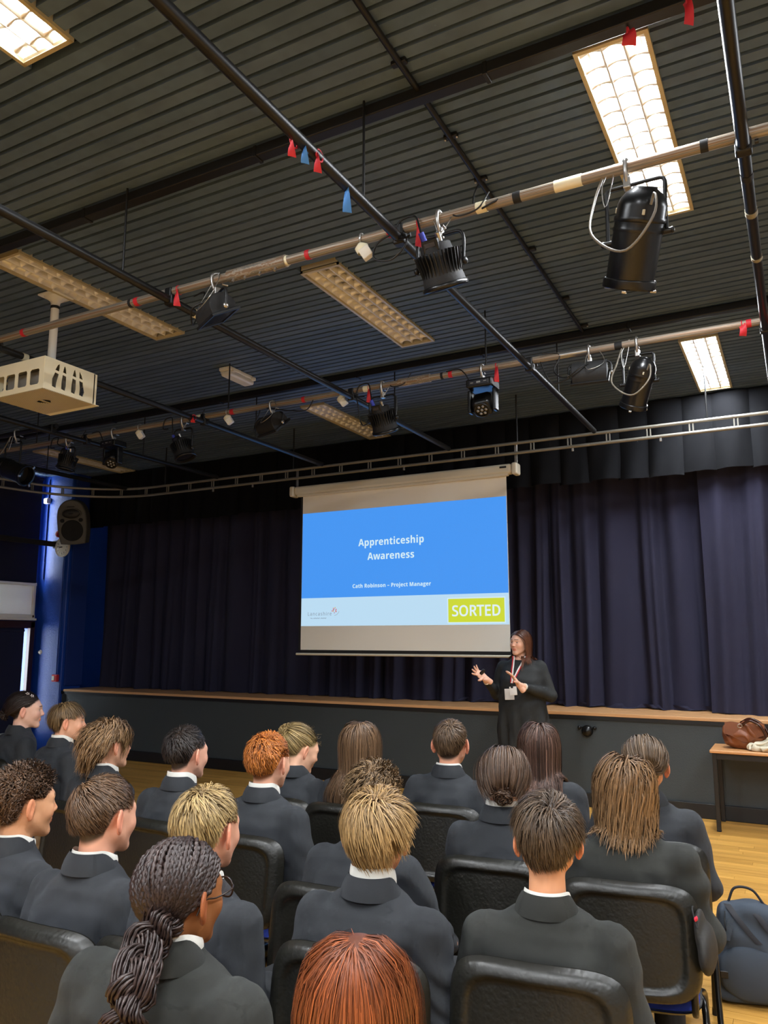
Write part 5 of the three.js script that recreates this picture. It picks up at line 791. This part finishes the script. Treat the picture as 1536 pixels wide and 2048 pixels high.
const PEOPLE = [   // x, z, head top, hair, options, label
  [-4.95, -3.78, 1.225, 'starClips', { skin: 0xdcae97, shirt: 0 }, 'person in dark blazer seated first from left in the front row, in profile'],
  [-4.36, -3.64, 1.18, 'bowl', { skin: 0xd8a283, look2: -0.1 }, 'person in dark blazer seated second from left in the front row against the dark stage'],
  [-3.24, -3.0, 1.18, 'mullet', { shirt: 0.006, skin: 0xd9a586 }, 'person in dark blazer first from left in the second row, left of the dark-haired neighbour'],
  [-2.66, -2.92, 1.18, 'darkFade', { skin: 0xdca58a, shirt: 0.016 }, 'person in dark blazer second from left in the second row, white collar showing'],
  [-2.47, -3.6, 1.12, 'blondBun', { skin: 0xd9a788, shirt: 0, look2: -0.45, pitch: -0.3, slump: 0.07, headFwd: 0.02 }, 'person in dark blazer in the front row looking down, left of the screen centre'],
  [-2.07, -3.6, 1.18, 'longStraight', { skin: 0xd9a788, shirt: 0, wide: 0.9 }, 'person in dark blazer in the front row below the word Awareness, head straight ahead'],
  [-1.665, -3.82, 1.18, 'shortBrown', { skin: 0xd79b7c, shirt: 0.004 }, 'person in dark blazer in the front row left of the presenter'],
  [-1.235, -3.98, 1.18, 'longBrown', { skin: 0xd9a788, shirt: 0 }, 'person in dark blazer in the front row directly in front of the presenter'],
  [-0.645, -3.6, 1.18, 'ponytail', { skin: 0xc98f6c, shirt: 0, look2: -0.2 }, 'person in dark blazer at the right end of the front row near the table'],
  [-3.24 + 0.79, -1.85, 1.155, 'curlyTop', { skin: 0xcf976f, shirt: 0.002, near: 1, look2: -0.25, lean: 0.12 }, 'person in dark blazer cut by the left edge in the third row, in profile'],
  [-2.0, -1.805, 1.172, 'cropBrown', { skin: 0xd99f82, shirt: 0.002, wide: 0.95, near: 1, look2: -0.1, lean: 0.1, turn2: 0.0 }, 'person in dark blazer second from left in the third row, turned to the right'],
  [-2.155, -2.9, 1.18, 'ginger', { skin: 0xdda78a, wide: 1.08 }, 'person in dark blazer third from left in the second row, sleeve creased at the shoulder'],
  [-1.605, -1.85, 1.165, 'blondCrop', { skin: 0xd99f82, shirt: 0.002, near: 1, look2: -0.1, wide: 0.97 }, 'person in dark blazer in the third row behind the person with braided hair'],
  [-1.45, -2.49, 1.135, 'curlyMop', { skin: 0xd9a283, shirt: 0, lean: 0.35, arms: [{}, { ex: 0.27, ey: 0.6, ez: -0.02, wx: 0.25, wy: 0.5, wz: -0.2 }] }, 'person in dark blazer leaning forward in the second row, half hidden by the person behind'],
  [-1.1, -3.05, 1.172, 'lowBun', { skin: 0xd9a788, shirt: 0.014, wide: 0.92 }, 'person in dark blazer in the second row in front of the presenter, white collar'],
  [-0.615, -3.0, 1.172, 'bob', { skin: 0xd9a788, shirt: 0, wide: 1.12, cloth: 'g' }, 'person in dark blazer at the right end of the second row, by the navy backpack'],
  [-1.14, -2.07, 1.155, 'messyBlond', { skin: 0xd99c78, near: 1, shirt: 0.02, wide: 1.02 }, 'person in dark blazer with a tall white collar, centre of the third row'],
  [-0.675, -2.21, 1.158, 'darkBrown', { skin: 0xd69a72, near: 1, slump: 0.012, shirt: 0.003, wide: 1.06, cloth: 'g' }, 'person in dark blazer at the right end of the third row, both ears showing'],
  [-1.255, -1.365, 1.172, 'braids', { headS: 0.93, skin: 0x9a6238, near: 1, slump: 0.075, shirt: 0.004, wide: 1.12, cloth: 'g', look2: -0.25, lean: 0.05 }, 'person in dark blazer and glasses at the lower left, plait down the back'],
  [-0.725, -1.235, 1.1, 'auburn', { skin: 0xd9a788, near: 1, shirt: 0 }, 'person nearest the camera at the bottom centre, only the top of the head in view'],
];
const seatName = ['first from left in the front row', 'second from left in the front row', 'at the left end of the second row', 'second from left in the second row', 'under the person looking down in the front row', 'in the front row below the word Awareness', 'in the front row left of the presenter', 'in the front row before the presenter', 'at the right end of the front row', 'at the left edge in the third row', 'second from left in the third row', 'third from left in the second row', 'in the third row behind the braided hair', 'under the person leaning forward in the second row', 'in the second row in front of the presenter', 'at the right end of the second row by the backpack', 'in the centre of the third row', 'at the right end of the third row', 'at the lower left under the person with glasses', 'at the bottom centre nearest the camera'];
PEOPLE.forEach(([x, z, top, hair, op, label], i) => {
  const ang = Math.atan2(LOOK[0] - x, -(LOOK[1] - z)), turn = -clamp(ang, -0.75, 0.75) * 0.35 + (op.turn2 || 0), look = -ang + (op.look2 || 0) - turn;
  const cloth = op.cloth === 'g' ? M.clothGreen : M.cloth;
  const st = H[hair];
  if (hair === 'braids') st.plait = [[0.085, 0.9, 0.195], [0.085, 0.85, 0.215], [0.08, 0.8, 0.22], [0.07, 0.72, 0.225], [0.06, 0.62, 0.225], [0.05, 0.5, 0.22]];
  const extra = hair === 'starClips' ? (t, Mh) => { for (const [a, b] of [[-0.25, 0.95], [-0.75, 0.8]]) { const s = new THREE.Shape(); for (let k = 0; k <= 10; k++) { const r = k % 2 ? 0.007 : 0.0145, q = k * Math.PI / 5; k ? s.lineTo(r * Math.sin(q), r * Math.cos(q)) : s.moveTo(0, r); } const h = new THREE.Path(); for (let k = 0; k <= 10; k++) { const r = k % 2 ? 0.004 : 0.009, q = k * Math.PI / 5; k ? h.lineTo(r * Math.sin(q), r * Math.cos(q)) : h.moveTo(0, r); } s.holes.push(h); const g = new THREE.ExtrudeGeometry(s, { depth: 0.003, bevelEnabled: false }); const d = V(Math.cos(b), Math.sin(b), a * 0.6).normalize(); g.applyQuaternion(new THREE.Quaternion().setFromUnitVectors(V(0, 0, 1), d)); g.translate(d.x * 0.088, 0.03 + d.y * 0.097, 0.012 + d.z * 0.108); g.applyMatrix4(Mh); part('hair_clip', g, mat(0xe9d9d4, 0.3, 0.2), t, 'pale star hair clip'); } }
    : hair === 'braids' ? (t, Mh) => { const gm = mat(0x2a1c14, 0.25); const f = (g) => g.applyMatrix4(Mh); const lens = (s) => tube([...Array(14)].map((_, k) => { const a = k / 14 * Math.PI * 2, q = Math.pow(Math.abs(Math.cos(a)), 0.8) * Math.sign(Math.cos(a)); return V(s * 0.034 + q * 0.026, -0.004 + Math.sin(a) * 0.021, -0.1085 + 0.005 * Math.abs(q)); }), 0.0022, 40, 6, true); const ar = (s) => tube([V(s * 0.06, 0.004, -0.105), V(s * 0.074, 0.003, -0.085), V(s * 0.081, 0.0, -0.03), V(s * 0.083, 0.004, 0.012), V(s * 0.084, -0.02, 0.034)], 0.002, 24, 6); part('glasses_frame', f(mg([lens(1), lens(-1), ar(1), ar(-1), tube([V(-0.009, 0.0, -0.108), V(0, 0.004, -0.112), V(0.009, 0.0, -0.108)], 0.0018, 10, 6)])), gm, t, 'dark glasses frame'); for (const s of [-1, 1]) { const c = new THREE.CircleGeometry(0.021, 24); c.scale(1.2, 1, 1); c.translate(s * 0.034, -0.004, -0.107); part('glasses_lens', f(c), phys(0xffffff, 0.05, { transmission: 1, thickness: 0 }), t); } } : null;
  person({ x, z, top, turn, look, hair: st, label, seed: i * 3.7 + 1, headS: 1.0, extra, ...op, cloth, lean: op.lean ?? 0.06 + 0.03 * Math.sin(i * 2.3) });
  const bx = -Math.sin(turn), s = 1; chair(x + Math.sin(turn) * 0.03, z + Math.cos(turn) * 0.03, turn, 'black-backed chair with blue pads, ' + seatName[i]);
});
// ---------------------------------------------------------------- the presenter
{
  const t = thing('person', 'standing presenter in a long black dress and lanyard, hands raised in front', 'person'); t.position.set(-2.27, 0, -6.9); t.rotation.y = Math.PI - 0.12 * -1;
  const skin = lin(0xe8b498), black = phys(0x1d1f1f, 0.8, { bumpMap: rep(T_weave, 50, 50), bumpScale: 0.0005, sheen: 0.3, sheenColor: new THREE.Color(0x7c8080), sheenRoughness: 0.5 });
  const rows = [[0.3, 0.225, 0.2, 0.02], [0.6, 0.225, 0.19, 0.02], [0.85, 0.222, 0.19, 0.01], [0.98, 0.212, 0.18, 0.0], [1.1, 0.195, 0.165, -0.005], [1.22, 0.188, 0.165, -0.015], [1.31, 0.182, 0.135, 0.0], [1.37, 0.148, 0.102, 0.01], [1.405, 0.1, 0.082, 0.012], [1.43, 0.072, 0.068, 0.01], [1.45, 0.06, 0.06, 0.008]];
  const torso = loft(rows), arms = [[1, [0.165, 1.332, 0.01], [0.235, 1.1, 0.02], [0.262, 1.2, -0.2]], [-1, [-0.165, 1.332, 0.01], [-0.255, 1.09, -0.0], [-0.1, 1.17, -0.27]]];
  const dress = (x, y, z) => { let d = torso(x, y, z); if (y < 1.02) d += 0.012 * Math.sin(Math.atan2(x, -z) * 9 + y * 2.5) * sstep(1.02, 0.8, y) + 0.006 * Math.sin(Math.atan2(x, -z) * 17 - y * 5) * sstep(1.0, 0.7, y); for (const [, S, E, W] of arms) { let q = smin(cap(x, y, z, S, E, 0.064, 0.054), cap(x, y, z, E, W, 0.05, 0.036), 0.03); d = smin(d, q, 0.025); } if (Math.abs(d) < 0.03) d += 0.004 * noise3(x * 12, y * 14, z * 12) + 0.003 * Math.sin(y * 70 + x * 30) * (0.5 + 0.5 * noise3(x * 4, y * 4, z * 4)) * sstep(0.95, 1.05, y); return smax(smax(d, y - 1.425 + (-z) * 0.45, 0.006), 0.3 - y, 0.006); };
  const dr = part('dress', uvBox(nets(dress, [-0.34, 0.28, -0.34], [0.34, 1.46, 0.24], 0.0105)), black, t, 'long black dress');
  const cuffs = arms.map(([k, S, E, W]) => { const a = V(...W), d = V(...W).sub(V(...E)).normalize(); return tinted(cyl(a.clone().addScaledVector(d, 0.028), a.clone().addScaledVector(d, 0.042), 0.031, 0.031, 16), [0.75, 0.7, 0.6]); });
  part('cuff', cuffs[0], new THREE.MeshStandardMaterial({ vertexColors: true, roughness: 0.7 }), dr); part('cuff', cuffs[1], new THREE.MeshStandardMaterial({ vertexColors: true, roughness: 0.7 }), dr);
  const hp = V(0.0, 1.556, -0.018), Mh = new THREE.Matrix4().compose(hp, new THREE.Quaternion().setFromEuler(new THREE.Euler(0.02, -0.5, 0.03, 'YXZ')), V(0.98, 0.98, 0.98)), Mi = Mh.clone().invert(), q = V(0, 0, 0);
  const st = { label: 'brown shoulder-length hair', color: 0x4e2c1c, tip: 0x6a3f28, n: 4200, len: 0.27, lift: 0.04, messy: 0.02, r: 0.0017, part: 1, partX: 0.012, long: 1, seg: 10, grav: 0.5, vol: 0.012, face: 1 };
  const hg = nets((x, y, z) => { q.set(x, y, z).applyMatrix4(Mi); return smin(headSDF(q.x, q.y, q.z) * 0.98, cap(x, y, z, [0, 1.4, 0.012], [0, 1.5, 0.008], 0.058, 0.052), 0.022); }, [-0.13, 1.39, -0.16], [0.13, 1.68, 0.14], 0.0036, skinTint(Mi, skin, lin(0x4a2c1e)));
  const under = nets((x, y, z) => { let d = torso(x, y, z) + (y < 1.1 ? 0.05 : 0.015); for (const [, S, E, W] of arms) d = smin(d, Math.min(cap(x, y, z, S, E, 0.05, 0.042), cap(x, y, z, E, [W[0] + (W[0] - E[0]) * 0.35, W[1] + (W[1] - E[1]) * 0.35, W[2] + (W[2] - E[2]) * 0.35], 0.036, 0.026)), 0.02); for (const k of [-1, 1]) d = smin(d, cap(x, y, z, [k * 0.09, 0.8, 0.01], [k * 0.08, 0.08, 0.02], 0.07, 0.04), 0.03); return smax(d, y - 1.44, 0.005); }, [-0.36, 0.03, -0.38], [0.36, 1.46, 0.22], 0.016, flatTint(skin));
  const HS = nets(handSDF(0.17, 0.45, 1.05), [-0.08, -0.08, -0.19], [0.1, 0.04, 0.07], 0.0036);
  const hR = handAt(HS, V(0.272, 1.245, -0.262), V(0.62, 0.55, -0.55), false, skin, V(-0.6, 0.35, -0.6)), hL = handAt(HS, V(-0.045, 1.2, -0.352), V(0.5, 0.8, -0.35), true, skin, V(0.75, -0.25, -0.35));
  part('body', [hg, under, hR, hL, ...eyes(Mh)], skinMat, t);
  part('hair', growHair(st, Mh, dress), hairMat, t, st.label);
  const front = (x, y) => { let z = -0.4; for (let k = 0; k < 60; k++) { const d = dress(x, y, z); if (d < 0.002) break; z += Math.max(0.002, d * 0.6); } return z - 0.004; };
  const band = (a, b, w) => gridSheet(3, 18, (u, v) => { const x = lerp(a[0], b[0], v) + (u - 0.5) * w, y = lerp(a[1], b[1], v); return V(x, y, Math.min(front(x, Math.min(y, 1.42)), v < 0.15 ? -0.06 : 0)); });
  const ly = part('lanyard', mg([band([-0.06, 1.435], [0.045, 1.2], 0.014), band([0.06, 1.435], [0.058, 1.2], 0.014)]), M.red, t, 'red side of the lanyard'); part('lanyard_stripe', mg([band([-0.05, 1.435], [0.056, 1.2], 0.013), band([0.05, 1.435], [0.048, 1.2], 0.012)]).translate(0, 0, -0.002), mat(0xe9e4dc, 0.6), ly, 'white side of the lanyard');
  part('lanyard_clip', rbox(0.022, 0.045, 0.008, 0.003, 0.052, 1.18, front(0.052, 1.18) - 0.004), M.blackMatte, ly);
  part('name_badge', rbox(0.085, 0.095, 0.003, 0.004, 0.075, 1.105, front(0.075, 1.1) - 0.012, 0.05, 0, -0.05), mat(0xd7d3cd, 0.35), ly, 'white name badge'); part('badge_card', rbox(0.065, 0.075, 0.003, 0.004, 0.04, 1.135, front(0.04, 1.135) - 0.006, 0.05, 0, -0.1), mat(0xe9e6e0, 0.35), ly);
  for (const k of [-1, 1]) part('shoe', rbox(0.085, 0.075, 0.25, 0.03, k * 0.085, 0.038, -0.03, 0, k * -0.15, 0, 3), M.shoe, t);
  const cw = V(0.3, 1.285, -0.3).applyAxisAngle(V(0, 1, 0), t.rotation.y).add(t.position);
  const cl = thing('presentation_clicker', 'small black clicker in the raised right hand of the presenter', 'clicker'); cl.position.copy(cw); cl.rotation.set(0.5, t.rotation.y + 0.3, 0.9); part('clicker_body', rbox(0.032, 0.1, 0.022, 0.01, 0, 0, 0, 0, 0, 0, 3), M.blackGloss, cl); part('clicker_button', rbox(0.014, 0.02, 0.006, 0.003, 0, 0.015, 0.012), mat(0x44474a, 0.4), cl);
}
// ---------------------------------------------------------------- table with handbag and scarf
{
  const t = thing('side_table', 'beech-topped table with black metal legs in front of the stage', 'table');
  const top = uvBox(rbox(1.3, 0.026, 0.47, 0.008, -0.12, 0.647, -7.535)); part('tabletop', top, mat(0xfff4e6, 0.4, 0, { map: rep(T_woodDull, 1, 1) }), t, 'beech laminate top');
  const lm = mat(0x24201c, 0.45, 0.2);
  for (const [x, z] of [[-0.735, -7.33], [-0.735, -7.74], [0.5, -7.33], [0.5, -7.74]]) { const l = part('leg', rbox(0.034, 0.634, 0.034, 0.004, x, 0.317, z), lm, t); part('foot', rbox(0.036, 0.015, 0.036, 0.004, x, 0.008, z), M.blackMatte, l); }
  part('apron_rail', rbox(1.24, 0.05, 0.02, 0.003, -0.12, 0.608, -7.33), lm, t); part('apron_rail', rbox(1.24, 0.05, 0.02, 0.003, -0.12, 0.608, -7.74), lm, t); part('apron_rail', rbox(0.02, 0.05, 0.4, 0.003, -0.735, 0.608, -7.535), lm, t);
  const hb = thing('handbag', 'slouchy tan leather handbag on the table by the stage', 'handbag'); hb.position.set(-0.5, 0.66, -7.53); const lea = mat(0x7a4322, 0.32, 0, { bumpMap: rep(T_leather, 6, 6), bumpScale: 0.002 }), dk = mat(0x3a1d12, 0.25);
  part('bag_body', uvBox(nets((x, y, z) => { let d = smin(ell(x, y, z, 0, 0.08, 0, 0.175, 0.1, 0.1), ell(x, y, z, -0.06, 0.15, 0, 0.11, 0.075, 0.08), 0.06); d = smin(d, ell(x, y, z, 0.05, 0.14, 0.02, 0.12, 0.06, 0.08), 0.04); d += 0.009 * Math.sin(x * 38 + y * 45 + 4 * noise3(x * 12, y * 12, z * 12)) * sstep(0.02, 0.1, y) + 0.006 * noise3(x * 25, y * 25, z * 25); d = smax(d, -ell(x, y, z, -0.08, 0.235, 0, 0.06, 0.03, 0.05), 0.02); return smax(d, 0.002 - y, 0.008); }, [-0.21, -0.01, -0.14], [0.21, 0.27, 0.15], 0.006)), lea, hb);
  part('handle', tube([V(-0.02, 0.2, 0.07), V(0.05, 0.24, 0.09), V(0.13, 0.2, 0.1), V(0.17, 0.11, 0.1)], 0.011, 30, 8), dk, hb, 'dark glossy handle'); part('handle', tube([V(-0.03, 0.21, -0.03), V(0.05, 0.25, 0.0), V(0.14, 0.21, 0.02), V(0.19, 0.13, 0.04)], 0.011, 30, 8), dk, hb);
  part('ring', place(new THREE.TorusGeometry(0.017, 0.004, 8, 20), -0.03, 0.195, 0.085, 0.3, 0.2, 0), M.steel, hb); part('buckle', [ball(0.012, 0.11, 0.215, 0.1, 1, 1, 0.6, 10)], M.steel, hb);
  part('flap', gridSheet(14, 8, (u, v) => V(lerp(-0.15, 0.16, u), 0.215 - 0.09 * v * v - 0.05 * Math.sin(u * 3.1) * v + 0.01 * Math.sin(u * 9), 0.045 + 0.06 * Math.sin(v * 1.6))), lea, hb);
  const sc = thing('scarf', 'crumpled cream scarf beside the handbag on the table', 'scarf'); sc.position.set(-0.33, 0.66, -7.42);
  part('cloth', uvBox(nets((x, y, z) => { let d = smin(ell(x, y, z, 0, 0.03, 0, 0.15, 0.04, 0.08), ell(x, y, z, 0.1, 0.07, -0.02, 0.1, 0.07, 0.07), 0.04); d += 0.012 * Math.sin(x * 60 + z * 50 + 5 * noise3(x * 14, y * 14, z * 14)) ; return smax(d, 0.002 - y, 0.006); }, [-0.18, -0.01, -0.12], [0.23, 0.17, 0.12], 0.006)), mat(0xcfc6ad, 0.9), sc); part('fold', tube([V(-0.13, 0.012, 0.05), V(-0.12, 0.05, 0.03), V(-0.03, 0.065, 0.05), V(0.05, 0.1, 0.05), V(0.08, 0.06, 0.06)], 0.009, 30, 8), mat(0xd9d1ba, 0.9), sc);
}
// wall fitting on the stage front
{ const k = thing('wall_fitting', 'small black domed fitting with side knobs on the stage front', 'fitting'); k.position.set(-1.913, 0.705, ZS); const d = lathe([[0, 0.06], [0.03, 0.056], [0.05, 0.035], [0.055, 0.01], [0.055, 0]], 24); d.rotateX(Math.PI / 2); part('dome', d, M.blackGloss, k); for (const s of [-1, 1]) part('knob', ball(0.018, s * 0.075, 0.03, 0.02, 1, 1, 1, 10), M.blackGloss, k); part('arm', cyl(V(-0.075, 0.03, 0.015), V(0.075, 0.03, 0.015), 0.008, 0.008, 8), M.blackGloss, k); }
// ---------------------------------------------------------------- bags on the right
{
  const b = thing('backpack', 'navy grey backpack standing on the wooden floor at the right edge', 'backpack'); b.position.set(-0.315, 0, -4.1); b.rotation.set(-0.06, 0.15, 0); const fm = mat(0x39434f, 0.75, 0, { bumpMap: rep(T_weave, 40, 40), bumpScale: 0.0008 }), fs = mat(0x1a1b22, 0.7);
  part('bag_body', uvBox(nets((x, y, z) => { const w = 0.165 - 0.055 * sstep(0.1, 0.5, y), dp = 0.1 - 0.035 * sstep(0.2, 0.5, y); const u = Math.abs(x) / w, v = Math.abs(z) / dp; let d = (Math.pow(Math.pow(u, 4) + Math.pow(v, 3), 0.28) - 1) * dp; d = smax(d, y - 0.39 - 0.02 * Math.cos(x * 12), 0.05); d = smax(d, 0.004 - y, 0.03); d += 0.006 * noise3(x * 9, y * 9, z * 9) + 0.004 * Math.sin(y * 40 + x * 20 + 3 * noise3(x * 8, y * 8, z * 8)); return d; }, [-0.2, -0.01, -0.14], [0.2, 0.5, 0.14], 0.009)), fm, b);
  part('front_pocket', uvBox(nets((x, y, z) => smax(smax(ell(x, y, z, 0, 0.13, 0.085, 0.15, 0.12, 0.035), Math.abs(x) - 0.14, 0.02), 0.01 - y, 0.02), [-0.17, 0, 0.02], [0.17, 0.27, 0.14], 0.008)), fm, b);
  const strap = (pts, w) => gridSheet(2, 24, (u, v) => { const c = new THREE.CatmullRomCurve3(pts).getPoint(v); return V(c.x + (u - 0.5) * w, c.y, c.z + 0.002 * Math.sin(u * 3.14)); });
  part('strap', strap([V(-0.04, 0.4, 0.03), V(0.02, 0.38, 0.075), V(0.08, 0.31, 0.1), V(0.14, 0.24, 0.11), V(0.2, 0.1, 0.08)], 0.03), fs, b); part('strap', strap([V(-0.09, 0.4, 0.05), V(-0.05, 0.35, 0.085), V(0.0, 0.29, 0.1), V(0.03, 0.26, 0.105)], 0.03), fs, b); part('strap', strap([V(-0.08, 0.35, 0.09), V(-0.09, 0.3, 0.1), V(-0.1, 0.26, 0.105)], 0.025), fm, b);
  part('grab_handle', tube([V(-0.08, 0.4, 0), V(-0.05, 0.46, 0.0), V(0.02, 0.46, 0.0), V(0.07, 0.4, 0)], 0.006, 24, 6), fs, b); part('buckle', rbox(0.035, 0.03, 0.012, 0.004, -0.12, 0.12, 0.105), M.blackGloss, b); part('zip_toggle', tube([V(-0.1, 0.37, 0.06), V(-0.105, 0.33, 0.09), V(-0.1, 0.3, 0.1)], 0.003, 12, 5), M.blackMatte, b);
  const s = thing('shoulder_bag', 'dark grey bag with a red tag hanging beside the right-hand chair', 'bag'); s.position.set(-0.35, 0.545, -2.86); s.scale.set(0.5, 0.72, 0.72); part('bag_body', uvBox(nets((x, y, z) => { let d = ell(x, y, z, 0.01, 0.09, 0, 0.055, 0.1, 0.15); d = smin(d, ell(x, y, z, -0.03, 0.18, 0, 0.03, 0.07, 0.1), 0.04); return d + 0.005 * noise3(x * 14, y * 14, z * 10); }, [-0.1, -0.04, -0.2], [0.1, 0.29, 0.2], 0.009)), mat(0x24221f, 0.8), s); part('tag', rbox(0.022, 0.014, 0.02, 0.004, -0.035, 0.235, 0.08, 0.3, 0.2, 0.5), mat(0xd02840, 0.5), s, 'red tag'); part('strap', tube([V(-0.03, 0.2, 0.09), V(-0.06, 0.26, 0.05), V(-0.06, 0.25, -0.03), V(-0.03, 0.2, -0.09)], 0.006, 20, 6), mat(0x1a1918, 0.7), s);
}
renderer.render(scene, camera);
